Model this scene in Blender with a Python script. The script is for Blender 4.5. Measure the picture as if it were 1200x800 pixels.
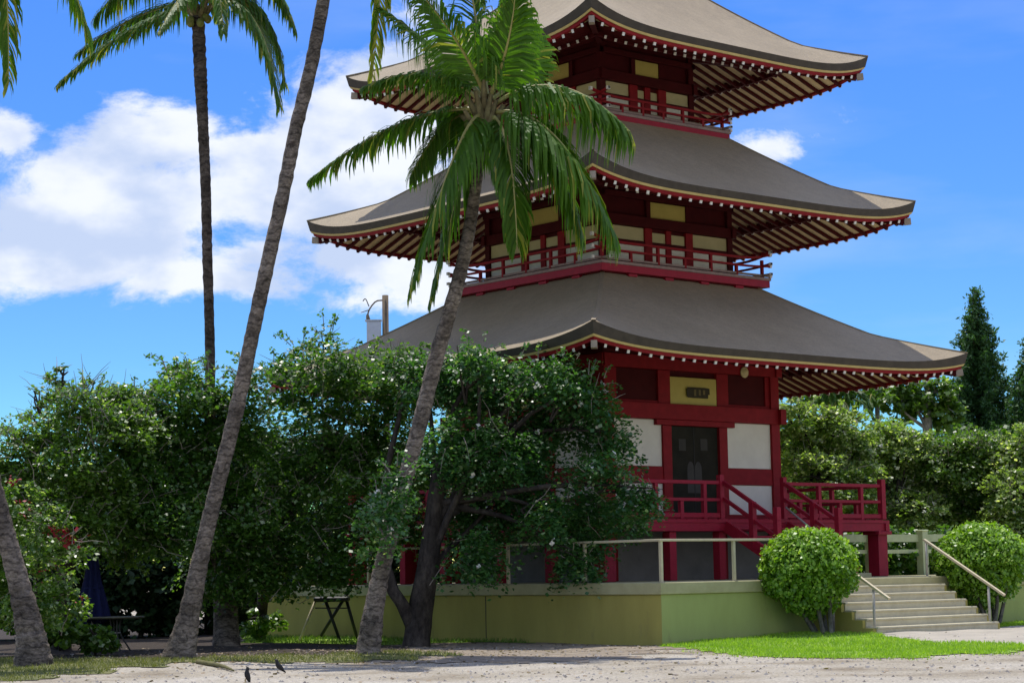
import bpy, math, random
import numpy as np
from mathutils import Vector, Matrix

# ------------------------------------------------------------------ camera, sky, sun, exposure
scene = bpy.context.scene
for o in list(bpy.data.objects): bpy.data.objects.remove(o)
COL = scene.collection
FPX, PIT, ROL, EYE = 2422.82, 0.1115589, -0.0172867, 1.5
cam_data = bpy.data.cameras.new('camera'); cam = bpy.data.objects.new('camera', cam_data); COL.objects.link(cam)
cam_data.sensor_width = 36.0; cam_data.lens = FPX / 1200 * 36.0
cam_data.clip_start = 0.2; cam_data.clip_end = 6000
cam.matrix_world = Matrix.Translation((0, 0, EYE)) @ Matrix.Rotation(math.pi/2 + PIT, 4, 'X') @ Matrix.Rotation(ROL, 4, 'Z')
scene.camera = cam
SUN_AZ, SUN_EL = math.radians(-13.5), math.radians(72.6)      # azimuth measured from +Y (view direction) towards +X
SKY_STRENGTH, SUN_STRENGTH, EXPOSURE = 0.13, 3.2, 0.55
scene.view_settings.view_transform = 'Standard'; scene.view_settings.look = 'None'
scene.view_settings.exposure = EXPOSURE; scene.view_settings.gamma = 1.0
scene.view_settings.use_curve_mapping = False

def ray(x, y):                       # design helper: photo pixel (1200x800) -> world direction
    a, b = x-600, y-400
    a, b = a*math.cos(ROL)+b*math.sin(ROL), -a*math.sin(ROL)+b*math.cos(ROL)
    u = -b/FPX
    return Vector((a/FPX, math.cos(PIT)-u*math.sin(PIT), math.sin(PIT)+u*math.cos(PIT)))
def at(x, y, Y):
    r = ray(x, y); return r*(Y/r.y)+Vector((0, 0, EYE))
def ground_at(x, y, z=0.0):
    r = ray(x, y); return r*((z-EYE)/r.z)+Vector((0, 0, EYE))

def N(nt, t, loc=None, **kw):
    n = nt.nodes.new(t)
    for k, v in kw.items():
        if k.startswith('i_'): n.inputs[k[2:].replace('_', ' ')].default_value = v
        else: setattr(n, k, v)
    return n

def build_world():
    w = bpy.data.worlds.new('World'); scene.world = w; w.use_nodes = True
    nt = w.node_tree; nt.nodes.clear(); L = nt.links
    out = N(nt, 'ShaderNodeOutputWorld'); bg = N(nt, 'ShaderNodeBackground'); bg.inputs['Strength'].default_value = SKY_STRENGTH
    sky = N(nt, 'ShaderNodeTexSky'); sky.sky_type = 'NISHITA'; sky.sun_disc = False
    sky.sun_elevation = SUN_EL; sky.sun_rotation = SUN_AZ
    sky.altitude = 0; sky.air_density = 1.0; sky.dust_density = 0.0; sky.ozone_density = 4.0
    # even, deep tropical blue: compress the sky's own brightness range and hold its saturation
    sp_ = N(nt, 'ShaderNodeSeparateColor', mode='HSV'); L.new(sky.outputs[0], sp_.inputs[0]); hs = N(nt, 'ShaderNodeCombineColor', mode='HSV')
    def chain(src, *ops):
        for op, v in ops:
            m = N(nt, 'ShaderNodeMath', operation=op); L.new(src, m.inputs[0]); m.inputs[1].default_value = v; src = m.outputs[0]
        return src
    L.new(chain(sp_.outputs[0], ('ADD', .021)), hs.inputs[0])
    L.new(chain(sp_.outputs[1], ('SUBTRACT', .488), ('MULTIPLY', .53), ('ADD', .81), ('MINIMUM', .92)), hs.inputs[1])
    L.new(chain(sp_.outputs[2], ('DIVIDE', 6.9), ('POWER', .35), ('MULTIPLY', 5.6)), hs.inputs[2])
    tc = N(nt, 'ShaderNodeTexCoord')
    # cumulus banks: noise on the direction sphere plus a few soft cloud centres (world directions)
    sc = N(nt, 'ShaderNodeMapping'); sc.inputs['Scale'].default_value = (1, 1, 1.7); L.new(tc.outputs['Generated'], sc.inputs[0])
    nz = N(nt, 'ShaderNodeTexNoise'); nz.inputs['Scale'].default_value = 13.0; nz.inputs['Detail'].default_value = 10; nz.inputs['Roughness'].default_value = 0.66
    nz.inputs['Distortion'].default_value = 0.25
    L.new(sc.outputs[0], nz.inputs['Vector'])
    nb = N(nt, 'ShaderNodeTexNoise'); nb.inputs['Scale'].default_value = 1.6; nb.inputs['Detail'].default_value = 3
    L.new(sc.outputs[0], nb.inputs['Vector'])
    def math_(op, a, b=None, clamp=False):
        m = N(nt, 'ShaderNodeMath', operation=op, use_clamp=clamp)
        for i, v in enumerate((a, b)):
            if v is None: continue
            if hasattr(v, 'links'): L.new(v, m.inputs[i])
            else: m.inputs[i].default_value = v
        return m.outputs[0]
    acc = None
    blobs = [(150, 170, .026, .020), (200, 165, .024, .018), (120, 225, .045, .030), (190, 250, .050, .034), (60, 270, .050, .026), (110, 300, .070, .022), (285, 190, .018, .016), (320, 230, .040, .034), (370, 160, .030, .026), (400, 220, .045, .045), (440, 120, .030, .024), (480, 150, .045, .034), (440, 280, .045, .036), (300, 300, .05, .022),
             (8, 155, .018, .013), (-10, 300, .045, .022), (900, 172, .032, .015), (250, 325, .08, .012), (500, 330, .03, .020)]
    for (x, y, rx, rz) in blobs:
        d = ray(x, y).normalized()
        s = N(nt, 'ShaderNodeVectorMath', operation='SUBTRACT'); L.new(tc.outputs['Generated'], s.inputs[0]); s.inputs[1].default_value = d
        m = N(nt, 'ShaderNodeVectorMath', operation='MULTIPLY'); L.new(s.outputs[0], m.inputs[0]); m.inputs[1].default_value = (1/rx, 1/rx, 1/rz)
        ln = N(nt, 'ShaderNodeVectorMath', operation='LENGTH'); L.new(m.outputs[0], ln.inputs[0])
        v = math_('SUBTRACT', 1.0, ln.outputs['Value'])
        v = math_('MAXIMUM', v, -1.0)
        if y == 172: v = math_('SUBTRACT', v, .50)          # thin wisp right of the top roof
        acc = v if acc is None else math_('SMOOTH_MAX', acc, v)
        if acc.node.operation == 'SMOOTH_MAX': acc.node.inputs[2].default_value = 0.30
    # everywhere else: unseen cloud banks added to strengthen the neutral fill light
    far = math_('MULTIPLY', math_('SUBTRACT', nb.outputs[0], 0.44), 5.0)
    # the part of the sky the photo shows is mostly clear but for these banks
    vd = N(nt, 'ShaderNodeVectorMath', operation='DOT_PRODUCT'); L.new(tc.outputs['Generated'], vd.inputs[0]); vd.inputs[1].default_value = ray(650, 300).normalized()
    clr = N(nt, 'ShaderNodeMapRange'); L.new(vd.outputs['Value'], clr.inputs[0]); clr.inputs[1].default_value = .90; clr.inputs[2].default_value = .965; clr.inputs[3].default_value = 0; clr.inputs[4].default_value = 1.6
    far = math_('SUBTRACT', far, clr.outputs[0])
    acc2 = math_('MAXIMUM', acc, math_('MINIMUM', far, 0.6))
    dens = math_('ADD', math_('MULTIPLY', acc2, 0.70), math_('MULTIPLY', math_('SUBTRACT', nz.outputs[0], 0.465), 2.15))
    dens = math_('ADD', dens, -0.02)
    mr = N(nt, 'ShaderNodeMapRange', interpolation_type='SMOOTHSTEP'); L.new(dens, mr.inputs[0])
    mr.inputs[1].default_value = -.02; mr.inputs[2].default_value = 0.40; mr.inputs[3].default_value = 0; mr.inputs[4].default_value = 0.93
    # high thin veil
    nv = N(nt, 'ShaderNodeTexNoise'); nv.inputs['Scale'].default_value = 5; nv.inputs['Detail'].default_value = 6
    mv = N(nt, 'ShaderNodeMapping'); mv.inputs['Scale'].default_value = (1, 1, 4.5); L.new(tc.outputs['Generated'], mv.inputs[0]); L.new(mv.outputs[0], nv.inputs['Vector'])
    veil = N(nt, 'ShaderNodeMapRange'); L.new(nv.outputs[0], veil.inputs[0]); veil.inputs[1].default_value = .50; veil.inputs[2].default_value = .8; veil.inputs[4].default_value = .22
    a = math_('MAXIMUM', mr.outputs[0], veil.outputs[0])
    # cloud body: white tops, slightly grey-blue where thick
    ng = N(nt, 'ShaderNodeTexNoise'); ng.inputs['Scale'].default_value = 16; ng.inputs['Detail'].default_value = 9; L.new(sc.outputs[0], ng.inputs['Vector'])
    shd = N(nt, 'ShaderNodeMapRange', interpolation_type='SMOOTHSTEP'); L.new(ng.outputs[0], shd.inputs[0]); shd.inputs[1].default_value = .36; shd.inputs[2].default_value = .60
    cr = N(nt, 'ShaderNodeMix', data_type='RGBA'); L.new(shd.outputs[0], cr.inputs[0])
    k = 1/SKY_STRENGTH
    cr.inputs[6].default_value = (.42*k, .49*k, .64*k, 1); cr.inputs[7].default_value = (.68*k, .70*k, .74*k, 1)
    mx = N(nt, 'ShaderNodeMix', data_type='RGBA'); L.new(a, mx.inputs[0]); L.new(hs.outputs[0], mx.inputs[6]); L.new(cr.outputs[2], mx.inputs[7])
    L.new(mx.outputs[2], bg.inputs['Color']); L.new(bg.outputs[0], out.inputs[0])
build_world()
sd = bpy.data.lights.new('sun', 'SUN'); sun = bpy.data.objects.new('sun', sd); COL.objects.link(sun)
sd.energy = SUN_STRENGTH; sd.angle = math.radians(0.55); sd.color = (1.0, 0.955, 0.89)
sdir = Vector((math.sin(SUN_AZ)*math.cos(SUN_EL), math.cos(SUN_AZ)*math.cos(SUN_EL), math.sin(SUN_EL)))
sun.rotation_euler = (-sdir).to_track_quat('-Z', 'Y').to_euler(); sun.location = sdir*80

# ------------------------------------------------------------------ helpers
rng = np.random.default_rng(7); random.seed(7)
MATS = {}
def mat(name, c1, c2=None, rough=0.7, scale=6.0, bump=0.0, bscale=None, spec=0.3, detail=6, c3=None, stretch=(1, 1, 1), coord='Object', metallic=0.0, dirt=None):
    if name in MATS: return MATS[name]
    m = bpy.data.materials.new(name); m.use_nodes = True; MATS[name] = m
    nt = m.node_tree; L = nt.links; b = nt.nodes['Principled BSDF']
    b.inputs['Roughness'].default_value = rough; b.inputs['Specular IOR Level'].default_value = spec; b.inputs['Metallic'].default_value = metallic
    tc = N(nt, 'ShaderNodeTexCoord'); mp = N(nt, 'ShaderNodeMapping'); mp.inputs['Scale'].default_value = stretch; L.new(tc.outputs[coord], mp.inputs[0])
    nz = N(nt, 'ShaderNodeTexNoise'); nz.inputs['Scale'].default_value = scale; nz.inputs['Detail'].default_value = detail; nz.inputs['Roughness'].default_value = .62
    L.new(mp.outputs[0], nz.inputs['Vector'])
    c2 = c2 or tuple(x*.8 for x in c1)
    rp = N(nt, 'ShaderNodeValToRGB'); L.new(nz.outputs[0], rp.inputs[0])
    rp.color_ramp.elements[0].position = .32; rp.color_ramp.elements[1].position = .68
    rp.color_ramp.elements[0].color = (*c2, 1); rp.color_ramp.elements[1].color = (*c1, 1)
    if c3:
        e = rp.color_ramp.elements.new(.5); e.color = (*c3, 1)
    col = rp.outputs[0]
    if dirt:       # stains with a shape of their own: (colour, scale, threshold)
        n3 = N(nt, 'ShaderNodeTexNoise'); n3.inputs['Scale'].default_value = dirt[1]; n3.inputs['Detail'].default_value = 8; n3.inputs['Roughness'].default_value = .7
        L.new(mp.outputs[0], n3.inputs['Vector'])
        r3 = N(nt, 'ShaderNodeMapRange'); L.new(n3.outputs[0], r3.inputs[0]); r3.inputs[1].default_value = dirt[2]; r3.inputs[2].default_value = dirt[2]+.16; r3.inputs[4].default_value = .7
        mx = N(nt, 'ShaderNodeMix', data_type='RGBA'); L.new(r3.outputs[0], mx.inputs[0]); L.new(col, mx.inputs[6]); mx.inputs[7].default_value = (*dirt[0], 1); col = mx.outputs[2]
    L.new(col, b.inputs['Base Color'])
    if bump:
        n2 = N(nt, 'ShaderNodeTexNoise'); n2.inputs['Scale'].default_value = bscale or scale*4; n2.inputs['Detail'].default_value = 8
        L.new(mp.outputs[0], n2.inputs['Vector'])
        bp = N(nt, 'ShaderNodeBump'); bp.inputs['Strength'].default_value = bump; bp.inputs['Distance'].default_value = .03
        L.new(n2.outputs[0], bp.inputs['Height']); L.new(bp.outputs[0], b.inputs['Normal'])
    return m

def leaf_mat(name, dark, light, back=None, trans=.35, rough=.42, spec=.45):
    if name in MATS: return MATS[name]
    m = bpy.data.materials.new(name); m.use_nodes = True; MATS[name] = m
    nt = m.node_tree; L = nt.links; b = nt.nodes['Principled BSDF']; out = nt.nodes['Material Output']
    at_ = N(nt, 'ShaderNodeAttribute'); at_.attribute_name = 'tint'
    rp = N(nt, 'ShaderNodeValToRGB'); L.new(at_.outputs['Fac'], rp.inputs[0])
    rp.color_ramp.elements[0].color = (*dark, 1); rp.color_ramp.elements[1].color = (*light, 1)
    if back:
        e = rp.color_ramp.elements.new(.93); e.color = (*light, 1); rp.color_ramp.elements[2].color = (*back, 1)  # last tone of the ramp; on tree leaves it stands for light glints
    L.new(rp.outputs[0], b.inputs['Base Color']); b.inputs['Roughness'].default_value = rough; b.inputs['Specular IOR Level'].default_value = spec
    tr = N(nt, 'ShaderNodeBsdfTranslucent')
    g = N(nt, 'ShaderNodeMix', data_type='RGBA', blend_type='MULTIPLY'); g.inputs[0].default_value = 1
    L.new(rp.outputs[0], g.inputs[6]); g.inputs[7].default_value = (1.7, 1.9, .55, 1); L.new(g.outputs[2], tr.inputs[0])
    ms = N(nt, 'ShaderNodeMixShader'); ms.inputs[0].default_value = trans
    L.new(b.outputs[0], ms.inputs[1]); L.new(tr.outputs[0], ms.inputs[2]); L.new(ms.outputs[0], out.inputs[0])
    return m

def link(name, me, parent=None, m=None, smooth=False):
    o = bpy.data.objects.new(name, me); COL.objects.link(o)
    if parent: o.parent = parent
    if m is not None:
        for q in (m if isinstance(m, (list, tuple)) else [m]): me.materials.append(MATS[q] if isinstance(q, str) else q)
    if smooth: me.polygons.foreach_set('use_smooth', [True]*len(me.polygons))
    return o
def tag(o, label=None, cat=None, group=None, kind=None):
    for k, v in (('label', label), ('category', cat), ('group', group), ('kind', kind)):
        if v: o[k] = v
    return o
def empty(name, loc=(0, 0, 0), rz=0.0, parent=None):
    o = bpy.data.objects.new(name, None); COL.objects.link(o); o.location = loc; o.rotation_euler = (0, 0, rz); o.empty_display_size = .3
    if parent: o.parent = parent
    return o
def dup(o, parent=None, loc=None, rz=None):
    c = o.copy(); COL.objects.link(c)
    if parent is not None: c.parent = parent
    if loc is not None: c.location = loc
    if rz is not None: c.rotation_euler = (0, 0, rz)
    return c

class MB:
    def __init__(s): s.v = []; s.f = []; s.m = []
    def add(s, vs, fs, mi=0):
        n = len(s.v); s.v += [tuple(p) for p in vs]; s.f += [tuple(i+n for i in q) for q in fs]; s.m += [mi]*len(fs)
    def box(s, x0, x1, y0, y1, z0, z1, mi=0, bev=0.0):
        if bev > 0:
            b = bev; vs = []; 
            for z, e in ((z0, b), (z0+b, 0), (z1-b, 0), (z1, b)):
                vs += [(x0+e, y0+e, z), (x1-e, y0+e, z), (x1-e, y1-e, z), (x0+e, y1-e, z)]
            fs = [(3, 2, 1, 0), (12, 13, 14, 15)]
            for k in range(3):
                for i in range(4):
                    j = (i+1) % 4; fs.append((k*4+i, k*4+j, k*4+4+j, k*4+4+i))
            s.add(vs, fs, mi); return
        vs = [(x0, y0, z0), (x1, y0, z0), (x1, y1, z0), (x0, y1, z0), (x0, y0, z1), (x1, y0, z1), (x1, y1, z1), (x0, y1, z1)]
        s.add(vs, [(3, 2, 1, 0), (4, 5, 6, 7), (0, 1, 5, 4), (1, 2, 6, 5), (2, 3, 7, 6), (3, 0, 4, 7)], mi)
    def bar(s, a, b, w, h, mi=0, up=Vector((0, 0, 1))):
        a, b = Vector(a), Vector(b); d = (b-a).normalized()
        if abs(d.dot(up)) > .98: up = Vector((0, 1, 0))
        x = d.cross(up).normalized()*w/2; y = x.cross(d).normalized()*h/2
        s.add([a-x-y, a+x-y, a+x+y, a-x+y, b-x-y, b+x-y, b+x+y, b-x+y], [(3, 2, 1, 0), (4, 5, 6, 7), (0, 1, 5, 4), (1, 2, 6, 5), (2, 3, 7, 6), (3, 0, 4, 7)], mi)
    def tube(s, pts, rad, n=10, mi=0, caps=True, jit=0.0):
        pts = [Vector(p) for p in pts]; rings = []; base = len(s.v); ref = Vector((1, 0, 0))
        for i, p in enumerate(pts):
            d = (pts[min(i+1, len(pts)-1)]-pts[max(i-1, 0)])
            d = d.normalized() if d.length > 1e-9 else Vector((0, 0, 1))
            x = ref-d*ref.dot(d)
            if x.length < 1e-3: x = Vector((0, 1, 0))-d*d.y
            x.normalize(); y = d.cross(x); ref = x
            r = rad[i] if hasattr(rad, '__len__') else rad
            for k in range(n):
                a = 2*math.pi*k/n; rr = r*(1+jit*random.uniform(-1, 1))
                s.v.append(tuple(p+(x*math.cos(a)+y*math.sin(a))*rr))
        for i in range(len(pts)-1):
            for k in range(n):
                a, b = base+i*n+k, base+i*n+(k+1) % n
                s.f.append((a, b, b+n, a+n)); s.m.append(mi)
        if caps:
            s.f.append(tuple(base+k for k in reversed(range(n)))); s.m.append(mi)
            s.f.append(tuple(base+(len(pts)-1)*n+k for k in range(n))); s.m.append(mi)
    def mesh(s, name):
        me = bpy.data.meshes.new(name); me.from_pydata(s.v, [], s.f); me.polygons.foreach_set('material_index', s.m); me.update(); return me
    def build(s, name, m, parent=None, smooth=False):
        return link(name, s.mesh(name), parent, m, smooth)

def quads_mesh(name, V, tint=None, m=None, parent=None, tris=False):
    """V: (n,4,3) or (n,3,3) array of faces, with optional per-face tint."""
    n, k = V.shape[0], V.shape[1]
    me = bpy.data.meshes.new(name)
    me.vertices.add(n*k); me.vertices.foreach_set('co', V.astype(np.float32).ravel())
    me.loops.add(n*k); me.loops.foreach_set('vertex_index', np.arange(n*k, dtype=np.int32))
    me.polygons.add(n); me.polygons.foreach_set('loop_start', np.arange(0, n*k, k, dtype=np.int32)); me.polygons.foreach_set('loop_total', np.full(n, k, dtype=np.int32))
    if tint is not None:
        a = me.attributes.new('tint', 'FLOAT', 'FACE'); a.data.foreach_set('value', tint.astype(np.float32))
    me.update(calc_edges=True); me.validate()
    return link(name, me, parent, m)

def spline(pts, n):
    """Catmull-Rom resample of a list of vectors."""
    P = [Vector(p) for p in pts]; P = [P[0]*2-P[1]]+P+[P[-1]*2-P[-2]]; out = []
    segs = len(P)-3
    for i in range(n+1):
        u = i/n*segs; k = min(int(u), segs-1); t = u-k
        a, b, c, d = P[k:k+4]
        out.append(.5*((2*b)+(c-a)*t+(2*a-5*b+4*c-d)*t*t+(3*b-a-3*c+d)*t**3))
    return out

# ------------------------------------------------------------------ materials
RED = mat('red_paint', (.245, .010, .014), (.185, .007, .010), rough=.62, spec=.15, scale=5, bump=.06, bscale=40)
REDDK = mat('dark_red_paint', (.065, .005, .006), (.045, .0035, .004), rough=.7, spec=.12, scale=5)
MAG = mat('magenta_red_paint', (.31, .012, .029), (.245, .009, .022), rough=.55, spec=.2, scale=6, bump=.05, bscale=30, dirt=((.10, .03, .035), 5, .62))
GREYPINK = mat('weathered_board', (.30, .215, .185), (.21, .145, .125), rough=.8, scale=7)
WHITE = mat('white_plaster', (.72, .69, .58), (.64, .61, .51), rough=.8, scale=2, bump=.03)
CREAM = mat('cream_panel', (.50, .44, .235), (.42, .37, .19), rough=.75, scale=2.5)
GOLD = mat('ochre_panel', (.49, .40, .10), (.43, .35, .08), rough=.6, scale=3)
GOLDTRIM = mat('gold_trim', (.56, .43, .17), (.46, .34, .12), rough=.5, scale=4)
WTIP = mat('white_tip_paint', (.74, .72, .66), (.62, .58, .52), rough=.6, scale=9)
SOFFIT = mat('soffit_boards', (.80, .64, .38), (.66, .50, .29), rough=.8, scale=4)
LIP = mat('roof_edge', (.068, .054, .037), (.046, .036, .025), rough=.65, scale=5)
DARKGLASS = mat('door_mesh_screen', (.030, .028, .020), (.020, .019, .014), rough=.8, spec=.05, scale=3)
DOORLIGHT = mat('door_cloth', (.055, .051, .042), (.04, .037, .031), rough=.8, scale=5)
GREYWALL = mat('grey_block_wall', (.25, .24, .23), (.19, .18, .175), rough=.9, scale=2.2, bump=.1, bscale=30, dirt=((.12, .115, .11), 2.5, .6))
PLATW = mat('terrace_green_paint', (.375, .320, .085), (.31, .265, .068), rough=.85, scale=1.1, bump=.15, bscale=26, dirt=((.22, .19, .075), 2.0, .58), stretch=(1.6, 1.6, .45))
PLATG = mat('terrace_bounce_green_paint', (.350, .385, .135), (.30, .33, .112), rough=.85, scale=1.1, bump=.15, bscale=26, dirt=((.24, .225, .10), 2.0, .58), stretch=(1.6, 1.6, .45))  # lit copy of the terrace paint, lawn bounce put into the colour
COPING = mat('terrace_coping_paint', (.42, .39, .22), (.34, .31, .165), rough=.8, scale=3, bump=.08, bscale=20, dirt=((.2, .18, .11), 3, .62))
STEPM = mat('step_concrete', (.55, .50, .34), (.44, .395, .265), rough=.9, scale=4, bump=.15, bscale=40, dirt=((.24, .22, .16), 3.5, .58))
CREAMRAIL = mat('cream_rail_paint', (.58, .50, .33), (.48, .41, .27), rough=.6, scale=9, dirt=((.3, .2, .1), 8, .66))
PALEGREEN = mat('pale_green_paint', (.42, .47, .27), (.34, .38, .21), rough=.75, scale=4, dirt=((.25, .27, .16), 5, .62))
METAL = mat('grey_metal', (.42, .40, .36), (.32, .30, .27), rough=.4, scale=9)
PALMBARK = None

def roof_material():
    m = bpy.data.materials.new('roof_shingle'); m.use_nodes = True; nt = m.node_tree; L = nt.links; b = nt.nodes['Principled BSDF']
    b.inputs['Roughness'].default_value = .62; b.inputs['Specular IOR Level'].default_value = .35
    tc = N(nt, 'ShaderNodeTexCoord')
    n1 = N(nt, 'ShaderNodeTexNoise'); n1.inputs['Scale'].default_value = .55; n1.inputs['Detail'].default_value = 7; L.new(tc.outputs['Object'], n1.inputs['Vector'])
    n2 = N(nt, 'ShaderNodeTexNoise'); n2.inputs['Scale'].default_value = 22; n2.inputs['Detail'].default_value = 5; L.new(tc.outputs['Object'], n2.inputs['Vector'])
    rp = N(nt, 'ShaderNodeValToRGB'); L.new(n1.outputs[0], rp.inputs[0])
    rp.color_ramp.elements[0].position = .3; rp.color_ramp.elements[1].position = .7
    rp.color_ramp.elements[0].color = (.258, .202, .124, 1); rp.color_ramp.elements[1].color = (.308, .243, .153, 1)
    mx = N(nt, 'ShaderNodeMix', data_type='RGBA', blend_type='OVERLAY'); mx.inputs[0].default_value = .35; L.new(rp.outputs[0], mx.inputs[6]); L.new(n2.outputs[0], mx.inputs[7])
    L.new(mx.outputs[2], b.inputs['Base Color'])
    ms_ = N(nt, 'ShaderNodeMapping'); ms_.inputs['Scale'].default_value = (2.2, 2.2, .25); L.new(tc.outputs['Object'], ms_.inputs[0])
    n4 = N(nt, 'ShaderNodeTexNoise'); n4.inputs['Scale'].default_value = 2.0; n4.inputs['Detail'].default_value = 8; n4.inputs['Roughness'].default_value = .65; L.new(ms_.outputs[0], n4.inputs['Vector'])
    st = N(nt, 'ShaderNodeMapRange'); L.new(n4.outputs[0], st.inputs[0]); st.inputs[1].default_value = .35; st.inputs[2].default_value = .68; st.inputs[3].default_value = .88; st.inputs[4].default_value = 1.05
    mm = N(nt, 'ShaderNodeMix', data_type='RGBA', blend_type='MULTIPLY'); mm.inputs[0].default_value = 1; L.new(mx.outputs[2], mm.inputs[6]); L.new(st.outputs[0], mm.inputs[7]); L.new(mm.outputs[2], b.inputs['Base Color'])
    wv = N(nt, 'ShaderNodeTexWave'); wv.wave_type = 'BANDS'; wv.bands_direction = 'Z'; wv.wave_profile = 'SAW'; wv.inputs['Scale'].default_value = 3.2; wv.inputs['Distortion'].default_value = .5; wv.inputs['Detail'].default_value = 2
    L.new(tc.outputs['Object'], wv.inputs['Vector'])
    bp = N(nt, 'ShaderNodeBump'); bp.inputs['Strength'].default_value = .45; bp.inputs['Distance'].default_value = .03; L.new(wv.outputs['Fac'], bp.inputs['Height'])
    b2 = N(nt, 'ShaderNodeBump'); b2.inputs['Strength'].default_value = .15; b2.inputs['Distance'].default_value = .02; L.new(n2.outputs[0], b2.inputs['Height']); L.new(bp.outputs[0], b2.inputs['Normal'])
    L.new(b2.outputs[0], b.inputs['Normal']); MATS['roof_shingle'] = m; return m
ROOF = roof_material()

def bark_material(name, c1, c2, ring=0.0, scale=7):
    m = bpy.data.materials.new(name); m.use_nodes = True; nt = m.node_tree; L = nt.links; b = nt.nodes['Principled BSDF']
    b.inputs['Roughness'].default_value = .9; b.inputs['Specular IOR Level'].default_value = .15
    tc = N(nt, 'ShaderNodeTexCoord'); mp = N(nt, 'ShaderNodeMapping'); mp.inputs['Scale'].default_value = (1.6, 1.6, .7) if not ring else (1, 1, 2.2)
    L.new(tc.outputs['Object'], mp.inputs[0])
    n1 = N(nt, 'ShaderNodeTexNoise'); n1.inputs['Scale'].default_value = scale; n1.inputs['Detail'].default_value = 9; n1.inputs['Roughness'].default_value = .7; L.new(mp.outputs[0], n1.inputs['Vector'])
    rp = N(nt, 'ShaderNodeValToRGB'); L.new(n1.outputs[0], rp.inputs[0]); rp.color_ramp.elements[0].position = .36; rp.color_ramp.elements[1].position = .66
    rp.color_ramp.elements[0].color = (*c2, 1); rp.color_ramp.elements[1].color = (*c1, 1)
    col = rp.outputs[0]; h = n1.outputs[0]
    if ring:
        wv = N(nt, 'ShaderNodeTexWave'); wv.wave_type = 'BANDS'; wv.bands_direction = 'Z'; wv.inputs['Scale'].default_value = ring; wv.inputs['Distortion'].default_value = 9; wv.inputs['Detail'].default_value = 4; wv.inputs['Detail Scale'].default_value = 2.2
        L.new(tc.outputs['Object'], wv.inputs['Vector'])
        mr = N(nt, 'ShaderNodeMapRange'); L.new(wv.outputs['Fac'], mr.inputs[0]); mr.inputs[1].default_value = .0; mr.inputs[2].default_value = .26; mr.inputs[3].default_value = .52; mr.inputs[4].default_value = 1
        mx = N(nt, 'ShaderNodeMix', data_type='RGBA', blend_type='MULTIPLY'); mx.inputs[0].default_value = 1; L.new(col, mx.inputs[6]); L.new(mr.outputs[0], mx.inputs[7]); col = mx.outputs[2]
    n5 = N(nt, 'ShaderNodeTexNoise'); n5.inputs['Scale'].default_value = 1.7; n5.inputs['Detail'].default_value = 6; L.new(tc.outputs['Object'], n5.inputs['Vector'])     # lichen and weathering patches
    m5 = N(nt, 'ShaderNodeMapRange'); L.new(n5.outputs[0], m5.inputs[0]); m5.inputs[1].default_value = .38; m5.inputs[2].default_value = .64; m5.inputs[3].default_value = .58; m5.inputs[4].default_value = 1.28
    x5 = N(nt, 'ShaderNodeMix', data_type='RGBA', blend_type='MULTIPLY'); x5.inputs[0].default_value = 1; L.new(col, x5.inputs[6]); L.new(m5.outputs[0], x5.inputs[7]); col = x5.outputs[2]
    L.new(col, b.inputs['Base Color'])
    bp = N(nt, 'ShaderNodeBump'); bp.inputs['Strength'].default_value = .8; bp.inputs['Distance'].default_value = .05; L.new(h, bp.inputs['Height']); L.new(bp.outputs[0], b.inputs['Normal'])
    MATS[name] = m; return m
PALMBARK = bark_material('palm_bark', (.30, .248, .200), (.080, .064, .052), ring=1.5, scale=11)
PALMBARKD = bark_material('backlit_palm_bark', (.15, .12, .095), (.05, .04, .032), ring=1.5, scale=9)  # darker copy of the palm bark, backlit shade put into the colour
BARK = bark_material('tree_bark', (.085, .070, .058), (.028, .023, .02), scale=6)
PALEBARK = bark_material('pale_bark', (.42, .40, .36), (.20, .18, .16), scale=9)

# ------------------------------------------------------------------ setting: ground, path, lawn
CX, CY, RZ = 2.5127, 52.519, math.radians(39.9956)       # pagoda centre and turn
e1 = Vector((math.cos(RZ), math.sin(RZ))); n1v = Vector((e1.y, -e1.x))
def loc2w(x, y, z=0.0):                                    # pagoda frame -> world
    return Vector((CX+x*math.cos(RZ)-y*math.sin(RZ), CY+x*math.sin(RZ)+y*math.cos(RZ), z))
def w2loc(X, Y):
    dx, dy = X-CX, Y-CY
    return dx*math.cos(RZ)+dy*math.sin(RZ), -dx*math.sin(RZ)+dy*math.cos(RZ)
def sstep(a, b, x):
    t = np.clip((x-a)/(b-a), 0, 1); return t*t*(3-2*t)
def ground_z(X, Y):
    lx, ly = w2loc(X, Y)
    m = .12*sstep(-7.5, -2.5, lx)*sstep(-15.5, -10.0, ly)
    u = .018*np.sin(X*.9+1.3)*np.cos(Y*.7)+.012*np.sin(X*2.3+Y*1.9)
    return m+u

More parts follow.
